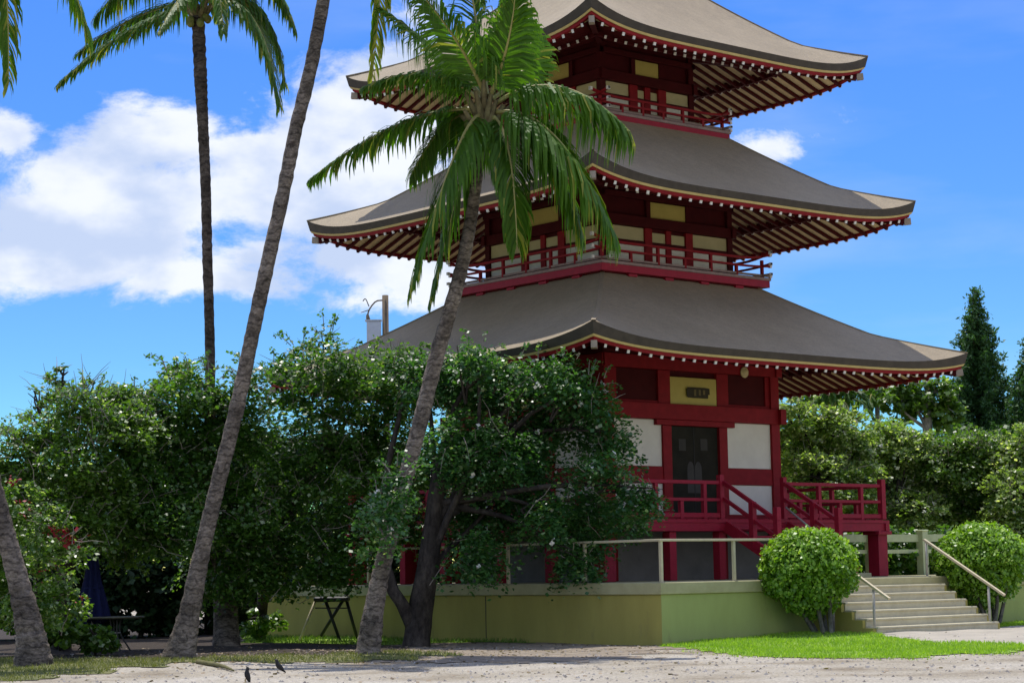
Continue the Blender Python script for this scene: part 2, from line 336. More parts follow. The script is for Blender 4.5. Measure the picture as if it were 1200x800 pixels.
def ground_material():
    m = bpy.data.materials.new('gravel_ground'); m.use_nodes = True; nt = m.node_tree; L = nt.links; b = nt.nodes['Principled BSDF']
    b.inputs['Roughness'].default_value = .95; b.inputs['Specular IOR Level'].default_value = .12
    tc = N(nt, 'ShaderNodeTexCoord')
    def noise(s, d=8, r=.6):
        n = N(nt, 'ShaderNodeTexNoise'); n.inputs['Scale'].default_value = s; n.inputs['Detail'].default_value = d; n.inputs['Roughness'].default_value = r
        L.new(tc.outputs['Object'], n.inputs['Vector']); return n.outputs[0]
    def ramp(src, *stops):
        r = N(nt, 'ShaderNodeValToRGB'); L.new(src, r.inputs[0])
        r.color_ramp.elements[0].position, r.color_ramp.elements[0].color = stops[0][0], (*stops[0][1], 1)
        r.color_ramp.elements[1].position, r.color_ramp.elements[1].color = stops[-1][0], (*stops[-1][1], 1)
        for p, c in stops[1:-1]:
            e = r.color_ramp.elements.new(p); e.color = (*c, 1)
        return r.outputs[0]
    big = ramp(noise(.32, 6), (.34, (.255, .210, .150)), (.47, (.42, .375, .295)), (.66, (.52, .48, .405)))
    fine = ramp(noise(16, 10, .75), (.30, (.45, .42, .38)), (.5, (.95, .95, .95)), (.72, (1.2, 1.18, 1.15)))
    mx = N(nt, 'ShaderNodeMix', data_type='RGBA', blend_type='MULTIPLY'); mx.inputs[0].default_value = 1; L.new(big, mx.inputs[6]); L.new(fine, mx.inputs[7])
    v = N(nt, 'ShaderNodeTexVoronoi'); v.inputs['Scale'].default_value = 19; L.new(tc.outputs['Object'], v.inputs['Vector'])
    sp = N(nt, 'ShaderNodeMapRange'); L.new(v.outputs['Distance'], sp.inputs[0]); sp.inputs[1].default_value = .05; sp.inputs[2].default_value = .5; sp.inputs[3].default_value = 1.15; sp.inputs[4].default_value = .82
    m2 = N(nt, 'ShaderNodeMix', data_type='RGBA', blend_type='MULTIPLY'); m2.inputs[0].default_value = 1; L.new(mx.outputs[2], m2.inputs[6]); L.new(sp.outputs[0], m2.inputs[7])
    L.new(m2.outputs[2], b.inputs['Base Color'])
    bp = N(nt, 'ShaderNodeBump'); bp.inputs['Strength'].default_value = .7; bp.inputs['Distance'].default_value = .04
    L.new(noise(12, 10, .75), bp.inputs['Height']); L.new(bp.outputs[0], b.inputs['Normal']); MATS['gravel_ground'] = m; return m
GRAVEL = ground_material()
LAWNM = mat('lawn_soil', (.18, .29, .03), (.12, .20, .02), rough=.95, scale=3, bump=.3, bscale=30, c3=(.20, .32, .035))
DRYM = mat('dry_grass_soil', (.17, .16, .062), (.09, .105, .035), rough=.95, scale=2.2, bump=.3, bscale=30)
PATHM = mat('path_concrete', (.41, .37, .30), (.32, .29, .235), rough=.95, scale=1.4, bump=.2, bscale=40)

def heightfield(name, inside, x0, x1, y0, y1, step, dz, m):
    xs = np.arange(x0, x1+1e-6, step); ys = np.arange(y0, y1+1e-6, step)
    X, Y = np.meshgrid(xs, ys); Z = ground_z(X, Y)+dz
    nx = len(xs); keep = inside((X[:-1, :-1]+step/2), (Y[:-1, :-1]+step/2))
    f = []
    for j, i in np.argwhere(keep):
        a = j*nx+i; f.append((a, a+1, a+nx+1, a+nx))
    me = bpy.data.meshes.new(name); me.from_pydata(np.stack([X, Y, Z], -1).reshape(-1, 3).tolist(), [], f); me.update()
    return link(name, me, None, m, True)
def poly_mask(poly):
    P = np.array(poly)
    def ins(X, Y):
        c = np.zeros(np.shape(X), bool); n = len(P); j = n-1
        for i in range(n):
            xi, yi, xj, yj = *P[i], *P[j]
            c ^= ((yi > Y) != (yj > Y)) & (X < (xj-xi)*(Y-yi)/(yj-yi+1e-12)+xi); j = i
        return c
    return ins
def build_ground():
    # near field fine, then out to the horizon, one sheet
    xs = np.concatenate([[-3000, -800, -200, -60], np.arange(-26, 26.1, .5), [60, 200, 800, 3000]])
    ys = np.concatenate([[-400, -60, 0, 14], np.arange(22, 68.1, .5), [90, 140, 300, 900, 4000]])
    X, Y = np.meshgrid(xs, ys); near = (np.abs(X) < 26.5) & (Y > 21) & (Y < 68.5)
    Z = np.where(near, ground_z(X, Y), 0.0); nx, ny = len(xs), len(ys)
    f = [(j*nx+i, j*nx+i+1, (j+1)*nx+i+1, (j+1)*nx+i) for j in range(ny-1) for i in range(nx-1)]
    me = bpy.data.meshes.new('ground'); me.from_pydata(np.stack([X, Y, Z], -1).reshape(-1, 3).tolist(), [], f); me.update()
    tag(link('ground', me, None, GRAVEL, True), kind='structure')
build_ground()

def gp(*pts): return [tuple(ground_at(x, y, .03)[:2]) for x, y in pts]
LAWN = gp((778, 757), (815, 760), (860, 764), (920, 767.5), (990, 769), (1060, 768.5), (1130, 766), (1215, 761), (1290, 756))
LAWN = LAWN+[tuple(ground_at(1290, 748, .1)[:2]), tuple(ground_at(1200, 749.5, .1)[:2]), tuple(ground_at(1100, 748.5, .1)[:2]), tuple(ground_at(1042, 747, .1)[:2]), tuple(loc2w(-2.2, -10.4)[:2]), tuple(loc2w(-2.2, -8.5)[:2]), tuple(loc2w(-6.7, -8.5)[:2])]
lawn_in0 = poly_mask(LAWN)
lawn_in = lambda X, Y: lawn_in0(X, Y+np.where(w2loc(X, Y)[1] < -10.6, .16*np.sin(4.1*X)+.10*np.sin(9.7*X+2*Y), 0))
LAWN2 = [tuple(loc2w(2.2, -8.5)[:2]), tuple(loc2w(2.2, -9.9)[:2]), tuple(loc2w(10, -9.9)[:2]), tuple(loc2w(10, -8.5)[:2])]
lawn2_in = poly_mask(LAWN2)
DRY = gp((-40, 797), (30, 794), (100, 788), (170, 780), (235, 774), (300, 773), (380, 773.5), (440, 772), (500, 768), (540, 764), (500, 762), (400, 765), (250, 767), (120, 770), (40, 770), (-60, 772))
def ragged(fn, k):
    return lambda X, Y: fn(X+k*np.sin(3.1*Y+2*X)+.6*k*np.sin(7*X+Y), Y+.8*k*np.sin(5*X+1.3*Y)+.4*k*np.sin(13*X))
dry_in = ragged(poly_mask(DRY), .38)
GREEN2 = gp((285, 752), (440, 753), (560, 752), (640, 754), (560, 748), (440, 744), (290, 743))
green2_in = poly_mask(GREEN2)
tag(heightfield('lawn', lambda X, Y: lawn_in(X, Y) | lawn2_in(X, Y), -2, 22, 30, 62, .2, .014, LAWNM), kind='structure')
tag(heightfield('dry_grass_patch', dry_in, -20, 2, 30, 52, .2, .014, DRYM), kind='structure')
MULCH = gp((-80, 776), (40, 774), (130, 773), (260, 769), (400, 766), (480, 763), (470, 754), (330, 752), (290, 752), (282, 744), (300, 738), (318, 735), (200, 722), (-80, 722))
tag(heightfield('soil_bed', poly_mask(MULCH), -30, 0, 40, 72, .25, .010, mat('shaded_soil', (.05, .037, .027), (.028, .021, .016), rough=.97, scale=5, bump=.5, bscale=25)), kind='structure')  # soil under the trees, darkened to hold their shade in its colour
tag(heightfield('garden_bed', green2_in, -12, 4, 44, 58, .2, .018, LAWNM), kind='structure')
SOIL2 = gp((470, 772), (560, 775), (650, 774), (740, 768), (800, 761), (776, 755), (640, 752), (500, 752), (440, 756))
tag(heightfield('bare_soil', ragged(poly_mask(SOIL2), .45), -6, 6, 34, 52, .2, .008, mat('bare_soil_brown', (.30, .25, .19), (.17, .135, .10), rough=.97, scale=2.5, bump=.5, bscale=30, c3=(.23, .19, .14))), kind='structure')
path_in = poly_mask([tuple(loc2w(-2.2, -10.2)[:2]), tuple(ground_at(1042, 746, .1)[:2]), tuple(ground_at(1100, 749, .1)[:2]), tuple(ground_at(1200, 750, .1)[:2]), tuple(ground_at(1290, 749, .1)[:2]), tuple(loc2w(10, -9.9)[:2]), tuple(loc2w(2.2, -9.9)[:2])])
tag(heightfield('path', path_in, 2, 24, 36, 62, .2, .010, PATHM), kind='structure')

# ------------------------------------------------------------------ terrace platform
PT = 1.27                                     # terrace top
PX0, PX1, PY0, PY1 = -6.65, 11.0, -8.52, 6.2  # pagoda frame
terrace = tag(empty('terrace', (CX, CY, 0), RZ), 'long khaki green raised terrace wall under the red pagoda', 'terrace')
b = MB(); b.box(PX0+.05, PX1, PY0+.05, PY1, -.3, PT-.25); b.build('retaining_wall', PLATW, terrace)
b = MB(); b.box(PX0+.051, PX1, PY0+.043, PY0+.0495, -.3, PT-.251); b.build('bounce_lit_wall_face', PLATG, terrace)  # thin slab added to carry the lighter, greener bounce tone
b = MB(); b.box(PX0, PX1+.05, PY0, PY1+.05, PT-.245, PT, bev=.015); b.build('coping', COPING, terrace)
for s in (-2.9, 1.6):                          # wall joints on the shaded side
    b = MB(); b.box(PX0+.044, PX0+.056, s-.012, s+.012, -.2, PT-.26); b.build('wall_joint', LIP, terrace)

steps = tag(empty('garden_steps', (CX, CY, 0), RZ), 'wide cream concrete steps climbing to the terrace', 'steps')
SX0, SX1, NR, RUN = -2.1, 1.95, 7, .285
RISE = (PT-.10)/NR
for k in range(NR-1):
    y1 = PY0-RUN*(NR-1-k-0); z1 = .10+RISE*(k+1)
    b = MB(); b.box(SX0, SX1, y1, PY0-.002 if k == NR-2 else y1+RUN+.04, -.05, z1-.045)
    b.box(SX0-.01, SX1+.01, y1-.025, (PY0-.004 if k == NR-2 else y1+RUN-.002), z1-.045, z1, bev=.01)
    b.build('step', STEPM, steps)
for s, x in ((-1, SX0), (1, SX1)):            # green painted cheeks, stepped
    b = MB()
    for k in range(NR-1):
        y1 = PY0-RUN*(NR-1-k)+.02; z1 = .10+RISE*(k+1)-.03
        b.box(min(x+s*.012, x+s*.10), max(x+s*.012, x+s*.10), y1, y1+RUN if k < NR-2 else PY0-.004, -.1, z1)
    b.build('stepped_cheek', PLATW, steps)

def edge_railing(name, label, axis, posts, a0, a1, off, top):
    t = tag(empty(name, (CX, CY, 0), RZ), label, 'railing', 'thin cream railings along the terrace edge')
    def P(s): return (s, off) if axis == 'x' else (off, s)
    for s in posts:
        x, y = P(s); b = MB(); b.box(x-.03, x+.03, y-.03, y+.03, PT+.002, top-.02); b.build('post', CREAMRAIL, t)
    b = MB(); xa, ya = P(a0); xb, yb = P(a1)
    b.box(min(xa, xb)-.045, max(xa, xb)+.045, min(ya, yb)-.045, max(ya, yb)+.045, top-.02, top+.03, bev=.006); b.build('top_rail', CREAMRAIL, t)
edge_railing('edge_railing', 'thin cream railing on the lit terrace edge in front of the pagoda door', 'x', (-6.5, -4.4, -2.35), -6.44, -2.3, PY0+.13, 2.11)
edge_railing('edge_railing', 'thin cream railing on the shaded terrace edge behind the leafy trees', 'y', (-6.12, -3.6, -.93, 1.6, 4.1), -8.39, 4.3, PX0+.13, 2.11)

def handrail(label, x):
    t = tag(empty('handrail', (CX, CY, 0), RZ), label, 'handrail', 'steel handrails of the garden steps')
    ya, za, yb, zb = PY0+.15, PT+.80, PY0-RUN*(NR-1)-.15, .12+.80
    for y, z0, z1 in ((ya, PT+.002, za), (yb+.32, .105, zb+.12)):
        b = MB(); b.tube([(x, y, z0), (x, y, z1)], .028, 8); b.tube([(x, y, z0), (x, y, z0+.015)], .06, 10); b.build('post', METAL, t, True)
    b = MB(); b.bar((x, ya+.05, za+.03), (x, yb-.1, zb-.08), .075, .045); b.build('rail', CREAMRAIL, t)
handrail('pale handrail beside the round bush at the left end of the steps', SX0+.12)
handrail('long pale handrail at the right end of the steps, sloping in front of a bush', SX1-.05)

# pale green post and rail fence behind the red deck
fence = tag(empty('garden_fence', (CX, CY, 0), RZ), 'pale green post and rail fence behind the red deck leg', 'fence')
for x in (4.2, 6.2, 8.3, 10.4):
    b = MB(); b.box(x-.11, x+.11, -3.2, -2.98, PT+.002, PT+1.15); b.box(x-.13, x+.13, -3.22, -2.96, PT+1.15, PT+1.2, bev=.02); b.build('post', PALEGREEN, fence)
for z0, z1 in ((PT+.88, PT+1.08), (PT+.58, PT+.68)):
    b = MB(); b.box(4.0, 10.9, -3.06, -3.0, z0, z1); b.build('rail', PALEGREEN, fence)

# ------------------------------------------------------------------ pagoda
pag = tag(empty('pagoda', (CX, CY, PT), RZ), 'tall red three-tiered pagoda with brown flared roofs and white wall panels', 'pagoda')
ZO = PT                                         # parts are given in absolute heights; children sit below the base
def pbuild(b, name, m, parent=None, smooth=False, zoff=True):
    o = b.build(name, m, parent or pag, smooth)
    if parent is None: o.location.z = -ZO
    return o
FACES = (0, -math.pi/2, math.pi/2, math.pi)     # right, left, back right, back left
def four(b, name, m, parent, smooth=False):
    o = b.build(name, m, parent, smooth)
    for a in FACES[1:]:
        dup(o, rz=a)
    return o

def build_roof(D, zmid, s1, s2, up, dtop, wall, ztop_soffit, tips_white, label):
    g = lambda t: min(1, max(0, (t-.74)/.26))
    def zm(d): x = D-d; return zmid+s1*x+s2*x*x
    def zr(u, t): return zm(t*D)+up*abs(u)**5*g(t)
    nu, nt_ = 36, 18
    ts = [dtop/D+(1-dtop/D)*(i/nt_)**.85 for i in range(nt_+1)]; us = [-1+2*j/nu for j in range(nu+1)]
    b = MB()
    for a in FACES:
        ca, sa = math.cos(a), math.sin(a)
        R = lambda x, y, z: (x*ca-y*sa, x*sa+y*ca, z)
        vs = [R(u*t*D, -t*D, zr(u, t)) for t in ts for u in us]
        fs = [(i*(nu+1)+j, (i+1)*(nu+1)+j, (i+1)*(nu+1)+j+1, i*(nu+1)+j+1) for i in range(nt_) for j in range(nu)]
        b.add(vs, fs)
    roof = pbuild(b, 'roof', ROOF, None, True)
    roof['label'] = label
    # edge bands following the eave curve: dark lip, gold line, red fascia
    def band(name, m, prof):
        b = MB()
        for u0 in (0,):
            rows = []
            for (dd, dz) in prof:
                rows.append([(u*(D-dd), -(D-dd), zr(u, 1)-dz(abs(u))) for u in us])
            n = nu+1
            vs = [p for r in rows for p in r]; k = len(prof)
            fs = [(i*n+j, ((i+1) % k)*n+j, ((i+1) % k)*n+j+1, i*n+j+1) for i in range(k) for j in range(nu)]
            b.add(vs, fs)
        return four(b, name, m, roof)
    lipd = lambda u: .15+.12*u**5
    band('roof_edge', LIP, [(-.004, lambda u: -.004), (.055, lambda u: lipd(u)), (.30, lambda u: lipd(u)+.005), (.30, lambda u: .03)])
    band('gold_trim', GOLDTRIM, [(.06, lambda u: lipd(u)+.004), (.085, lambda u: lipd(u)+.056), (.29, lambda u: lipd(u)+.056), (.29, lambda u: lipd(u)+.008)])
    band('fascia', RED, [(.11, lambda u: lipd(u)+.059), (.13, lambda u: lipd(u)+.135), (.24, lambda u: lipd(u)+.135), (.24, lambda u: lipd(u)+.06)])
    # hip caps
    for q in range(4):
        b = MB(); pts = []
        for i in range(len(ts)):
            d = ts[i]*D; pts.append(Vector((-d, -d, zr(1, ts[i])+.012)))
        for i in range(len(pts)-1):
            w = Vector((.035, -.035, 0)); b.add([pts[i]-w, pts[i]+w, pts[i+1]+w, pts[i+1]-w], [(3, 2, 1, 0)])
            b.add([pts[i]-w, pts[i+1]-w, pts[i+1]-w-Vector((0, 0, .03)), pts[i]-w-Vector((0, 0, .03))], [(0, 1, 2, 3)])
            b.add([pts[i]+w, pts[i]+w-Vector((0, 0, .03)), pts[i+1]+w-Vector((0, 0, .03)), pts[i+1]+w], [(0, 1, 2, 3)])
        if q == 0: o = b.build('hip_cap', ROOF, roof)
        else: dup(o, rz=q*math.pi/2)
    # soffit boards and two tiers of rafters
    Dm = wall+(D-wall)*.50
    ztip = zmid-lipd(0)-.215
    def ze(u): return up*.72*abs(u)**5                  # eave lift felt by the rafters
    zin = ztip+.33*(D-wall); zfl = ztip+.33*(D-Dm)               # where flying rafters start
    def soff(u, d):
        t = (d-wall)/(D-wall); base = zin+(zfl-zin)*min(1, t/.5) if t < .5 else zfl+(ztip-zfl)*(t-.5)/.5
        return base+ze(u)*max(0, t)**2
    b = MB(); dl = [wall-.1, wall+(D-wall)*.25, Dm, D-.9*(D-Dm)*.5, D-.2]; ul = [-1+2*j/24 for j in range(25)]
    vs = [(u*d, -d, soff(u, d)+.075) for d in dl for u in ul]
    fs = [(i*25+j, i*25+j+1, (i+1)*25+j+1, (i+1)*25+j) for i in range(len(dl)-1) for j in range(24)]
    b.add(vs, fs); four(b, 'soffit', SOFFIT, roof)
    # eave purlin under the flying rafters
    b = MB(); vs = []
    for u in ul:
        z = soff(u, Dm)
        for dy, dz in ((-.05, -.12), (.05, -.12), (.05, -.02), (-.05, -.02)): vs.append((u*(Dm+.02), -(Dm+.02)+dy, z+dz))
    fs = [(i*4+k, i*4+(k+1) % 4, i*4+4+(k+1) % 4, i*4+4+k) for i in range(24) for k in range(4)]
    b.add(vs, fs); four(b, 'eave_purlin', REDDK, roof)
    # rafters
    def unit(white, w, h):
        b = MB(); b.box(-w/2, w/2, -.985, 0, -h/2, h/2, 0)
        b.box(-w/2-.003, w/2+.003, -1.0, -.985, -h/2-.003, h/2+.003, 1 if white else 0)
        me = b.mesh('rafter'); me.materials.append(REDDK); me.materials.append(WTIP); return me
    mf, mb_ = unit(True, .066, .074), unit(tips_white, .066, .07)
    nf = int(2*(D-.25)/.335); rest = MB()
    for fi, a in enumerate(FACES):
        for i in range(nf):
            x = -(D-.32)+(2*(D-.32))*(i+.5)/nf
            for tier in (0, 1):
                if tier == 0: d_out, d_in = D-.155, max(Dm-.1, abs(x)+.05)
                else: d_out, d_in = Dm+.10, max(wall-.05, abs(x)+.05)
                if d_out-d_in < .12: continue
                u0, u1 = x/d_out, min(1, abs(x)/max(d_in, .01))
                z0 = soff(u0, d_out)+(.0 if tier == 0 else -.09); z1 = soff(u1, d_in)+(.0 if tier == 0 else -.06)
                p0, p1 = Vector((x, -d_out, z0)), Vector((x, -d_in, z1)); v = p1-p0; ln = v.length; ang = math.atan2(v.z, -(p0.y-p1.y))
                M = Matrix.Rotation(a, 4, 'Z') @ Matrix.Translation(p1) @ Matrix.Rotation(math.atan2(v.z, v.y), 4, 'X') @ Matrix.Diagonal((1, ln, 1, 1))
                if fi < 3:
                    o = bpy.data.objects.new('rafter' if tier == 0 else 'base_rafter', mf if tier == 0 else mb_); COL.objects.link(o); o.parent = roof; o.matrix_local = M
                else:
                    me = mf if tier == 0 else mb_
                    rest.add([M @ q.co for q in me.vertices], [tuple(p.vertices) for p in me.polygons], 0)
    r = rest.build('rear_rafters', REDDK, roof); r['kind'] = 'stuff'
    # hip rafters with pale caps
    for q in range(4):
        b = MB(); dz = soff(1, D-.1)
        b.bar((-(wall-.1), -(wall-.1), soff(1, wall)-.08), (-(D-.22), -(D-.22), dz-.05), .13, .17, 0)
        b.bar((-(D-.22), -(D-.22), dz-.05), (-(D-.10), -(D-.10), dz-.035), .13, .16, 1)
        if q == 0: o = b.build('hip_rafter', [REDDK, mat('hip_cap_metal', (.36, .30, .23), (.26, .21, .16), rough=.6)], roof)
        else: dup(o, rz=q*math.pi/2)
    return roof

R1 = build_roof(6.348, 6.43, .50, .025, .38, 2.0, 2.965, 6.72, False, 'wide lowest roof')
R2 = build_roof(5.539, 10.26, .55, .038, .45, 1.7, 2.233, 10.72, True, 'middle roof')
R3 = build_roof(4.79, 14.03, .62, .046, .48, 0.02, 1.607, 14.50, True, 'topmost roof')

def face_parts(parent, w, items):
    """items: (name, material, x0, x1, z0, z1, proud, depth) on the right face; copied to all four faces."""
    for (name, m, x0, x1, z0, z1, pr, dp) in items:
        b = MB(); b.box(x0, x1, -(w+pr), -(w+pr)+dp, z0, z1, bev=.008 if min(x1-x0, z1-z0) > .05 else 0); four(b, name, m, parent)

# --- storey 1
w = 2.965
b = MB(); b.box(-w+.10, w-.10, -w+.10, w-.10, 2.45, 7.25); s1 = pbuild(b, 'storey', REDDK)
s1['label'] = 'lowest storey with white panels and dark door'
for sx in (-1, 1):
    for sy in (-1, 1):
        b = MB(); cx_, cy_ = sx*(w-.12), sy*(w-.12); b.box(cx_-.145, cx_+.145, cy_-.145, cy_+.145, 2.5, 7.0, bev=.015); b.build('column', RED, s1)
IT = []
for s in (-1, 1):
    lo = lambda a, c: (min(s*a, s*c), max(s*a, s*c))
    IT += [('door_jamb', RED, *lo(.82, 1.10), 2.66, 4.97, .02, .14),
           ('wall_panel', WHITE, *lo(1.10, 2.72), 3.985, 5.108, -.05, .06),
           ('wall_panel', WHITE, *lo(1.10, 2.72), 2.842, 3.572, -.05, .06),
           ('middle_beam', RED, *lo(1.10, 2.70), 3.575, 3.982, -.002, .12),
           ('frieze_post', RED, *lo(.80, 1.20), 5.492, 6.30, -.01, .12),
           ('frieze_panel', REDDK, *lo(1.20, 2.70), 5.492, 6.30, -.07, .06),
           ('frieze_frame', RED, *lo(1.20, 2.70), 5.492, 5.56, -.03, .08),
           ('frieze_frame', RED, *lo(2.55, 2.70), 5.562, 6.30, -.03, .08)]
IT += [('head_beam', RED, -3.16, 3.16, 5.112, 5.488, .10, .2), ('lintel', RED, -1.34, 1.34, 4.975, 5.108, .05, .16),
       ('sill_beam', RED, -2.83, 2.83, 2.60, 2.838, .03, .16), ('ochre_sign', GOLD, -.79, .79, 5.494, 6.16, -.02, .06),
       ('upper_beam', RED, -3.08, 3.08, 6.305, 6.62, .07, .2), ('wall_plate', REDDK, -3.2, 3.2, 6.625, 6.74, .22, .3),
       ('door', DARKGLASS, -.82, .82, 2.66, 4.972, -.06, .06)]
face_parts(s1, w, IT)
# small things on the entrance side only: dark carved mark on the ochre sign, faint shapes inside the door, round lamp
b = MB(); zc, xc = 5.79, .10
for (x0, x1, z0, z1) in ((-.34, .36, -.12, .13), (-.37, -.2, -.10, .10), (-.2, .28, -.125, .135), (.2, .41, -.03, .125), (.16, .33, -.125, .05)):
    b.box(xc+x0, xc+x1, -(w+.024+.001*len(b.f)/6), -(w+.018), zc+z0, zc+z1)
b.build('sign_lettering', mat('sign_ink', (.035, .03, .018), (.05, .042, .02), rough=.8, scale=7), s1)
for k, x in enumerate((-.10, .06, .21)):
    b = MB(); b.box(xc+x-.035, xc+x+.035, -(w+.034), -(w+.031), zc-.075+.02*k, zc+.08); b.build('sign_stroke', mat('sign_stroke_paint', (.16, .125, .05), rough=.8), s1)
for (x0, x1, z0, z1) in ((-.52, -.28, 4.38, 4.66), (.22, .46, 4.40, 4.68)):
    b = MB(); b.box(x0, x1, -(w-.058), -(w-.052), z0, z1); b.build('door_pane', mat('door_pane_dim', (.05, .047, .038), rough=.6, spec=.1), s1)
for x in (-.13, .13):
    b = MB(); pts = []
    for i in range(13): pts.append((x+.115*math.cos(math.pi*i/12), 3.92+.20*math.sin(math.pi*i/12)))
    pts = [(x+.115, 3.36)]+pts+[(x-.115, 3.36)]
    n = len(pts); b.add([(px, -(w-.056), pz) for px, pz in pts]+[(px, -(w-.075), pz) for px, pz in pts], [tuple(range(n))]+[(i, i+n, (i+1) % n+n, (i+1) % n) for i in range(n)])
    b.build('door_hanging', DOORLIGHT, s1)
b = MB(); b.box(-.012, .012, -(w-.052), -(w-.06), 2.68, 4.96); b.build('door_meeting_stile', mat('door_stile', (.018, .017, .013)), s1)
b = MB()
for i, (r, y) in enumerate(((.0, 0), (.10, 0), (.135, .02), (.13, .05), (.07, .085), (.0, .09))): pass
prof = [(.03, .0), (.13, .0), (.14, .03), (.115, .045), (.105, .04), (.08, .075), (.001, .085)]
nv = 20
for (r, y) in prof:
    for k in range(nv): b.v.append((1.69+r*math.cos(2*math.pi*k/nv), -(w+.07+y), 6.37+r*math.sin(2*math.pi*k/nv)))
for i in range(len(prof)-1):
    for k in range(nv): b.f.append((i*nv+k, i*nv+(k+1) % nv, (i+1)*nv+(k+1) % nv, (i+1)*nv+k)); b.m.append(0)
b.build('wall_lamp', mat('lamp_ivory', (.62, .52, .26), (.52, .42, .2), rough=.4), s1, True)

# --- base walls and legs under the deck
b = MB(); b.box(-w+.12, w-.12, -w+.12, w-.12, PT+.002, 2.45); base = pbuild(b, 'base_wall', GREYWALL)
base['label'] = 'grey wall under the deck'
for s in (-1, 1): pass
BI = [('base_post', RED, x-.13, x+.13, PT+.004, 2.40, -.06, .14) for x in (-2.72, -.95, .95, 2.72)]
face_parts(base, w, BI)

# --- main deck with railing
DK = 4.86
b = MB(); b.box(-DK, DK, -DK, DK, 2.585, 2.655); deck = pbuild(b, 'deck', MAG)
b = MB(); b.box(-DK-.02, DK+.02, -DK+.02, -DK+.16, 2.39, 2.582); four(b, 'deck_beam', MAG, deck)
b = MB(); b.box(-4.2, 4.2, -3.6, -3.44, 2.41, 2.58); four(b, 'deck_joist', REDDK, deck)
for i in range(29):                              # deck boards on the entrance side
    x = -DK+.05+i*(2*DK-.1)/28-.15
    if x+.32 > DK: continue
    b = MB(); b.box(x, x+.315, -DK+.01, -w-.05, 2.657, 2.675, bev=.004); b.build('deck_board', MAG, deck)
LEGX = (-4.62, -2.6, -1.0, 1.15, 2.9, 4.62)
for fi, a in enumerate(FACES):
    for x in LEGX[:-1]:
        b = MB(); hw = .17 if abs(x) > 4 else .105
        b.box(x-hw, x+hw, -DK+.10-(.08 if abs(x) > 4 else 0), -DK+.10+2*hw-(.08 if abs(x) > 4 else 0), PT+.003, 2.385, bev=.015)
        if abs(x) > 4: b.box(x-hw-.09, x+hw+.09, -DK-.06, -DK+.10+2*hw, 2.30, 2.388, bev=.01)
        o = b.build('deck_leg', MAG, deck); o.rotation_euler = (0, 0, a)
def rail_run(parent, off, x0, x1, zf, levels, posts, wv, m, ang, tips=None):
    for (z, h) in levels:
        b = MB(); b.box(x0, x1, -off-wv/2, -off+wv/2, zf+z-h/2, zf+z+h/2, bev=.008); o = b.build('rail', m, parent); o.rotation_euler = (0, 0, ang)
    for (x, zt, pw) in posts:
        b = MB(); b.box(x-pw/2, x+pw/2, -off-pw/2+.003, -off+pw/2-.003, zf, zf+zt, bev=.006); o = b.build('post', m, parent); o.rotation_euler = (0, 0, ang)
RO = DK-.12
for fi, a in enumerate(FACES):
    lv = [(.84, .085), (.44, .075), (.08, .11)]
    ps = [(-4.74, 1.0, .15), (-3.9, .40, .10), (-3.1, .80, .10), (-2.3, .40, .10), (-1.55, .80, .10)]
    ps2 = [(1.7, .40, .10), (2.4, .80, .10), (3.15, .40, .10), (3.95, .80, .10)]
    if fi == 0:
        rail_run(deck, RO, -4.7, -.92, 2.677, lv, ps+[(-1.0, 1.02, .13)], .08, MAG, a)
        rail_run(deck, RO, 1.15, 4.7, 2.677, lv, ps2+[(1.15, 1.0, .12)], .08, MAG, a)
    else:
        rail_run(deck, RO, -4.7, 4.7, 2.677, lv, ps+[(-.8, .4, .1), (0, .8, .10), (.85, .4, .1)]+ps2, .08, MAG, a)
# --- deck stairs
stairs = empty('deck_stairs', (0, 0, -ZO), 0, pag)
yt, yb_ = -DK, -6.95; SW0, SW1 = -.95, 1.13
nst = 7; rs = (2.66-PT)/nst
for k in range(nst-1):
    y = yt-(yt-yb_)*(k+.5)/(nst-1); z = 2.66-rs*(k+1)
    b = MB(); b.box(SW0+.05, SW1-.05, y-.17, y+.15, z-.045, z, bev=.008); b.build('tread', MAG, stairs)
for x in (SW0, SW1):
    b = MB(); b.bar((x, yt+.02, 2.50), (x, yb_, PT+.12), .09, .26); b.build('stringer', MAG, stairs)
    for h, t in ((1.00, .085), (.62, .075)):
        b = MB(); b.bar((x, yt+.06, 2.52+h), (x, yb_+.45, 2.52+h-1.23*(yt-yb_-.45)/(yt-yb_)), .08, t); b.build('stair_rail', MAG, stairs)
    for f_, hh in ((.40, 1.03), (.76, 1.28)):
        y = yt+(yb_-yt)*f_; z = 2.50-(2.50-PT-.12)*f_
        b = MB(); b.box(x-.066, x+.066, y-.066, y+.066, z-.1, z+hh-.05, bev=.01); b.build('stair_post', MAG, stairs)
b = MB(); b.tube([(SW1-.16, yt-.1, 2.95), (SW1-.16, yb_+.5, 1.95)], .025, 8); b.build('thin_handrail', METAL, stairs, True)
b = MB(); b.box(SW0-.1, SW1+.1, yb_-.35, yb_+.15, PT+.003, PT+.10, bev=.01); b.build('landing_slab', COPING, stairs)

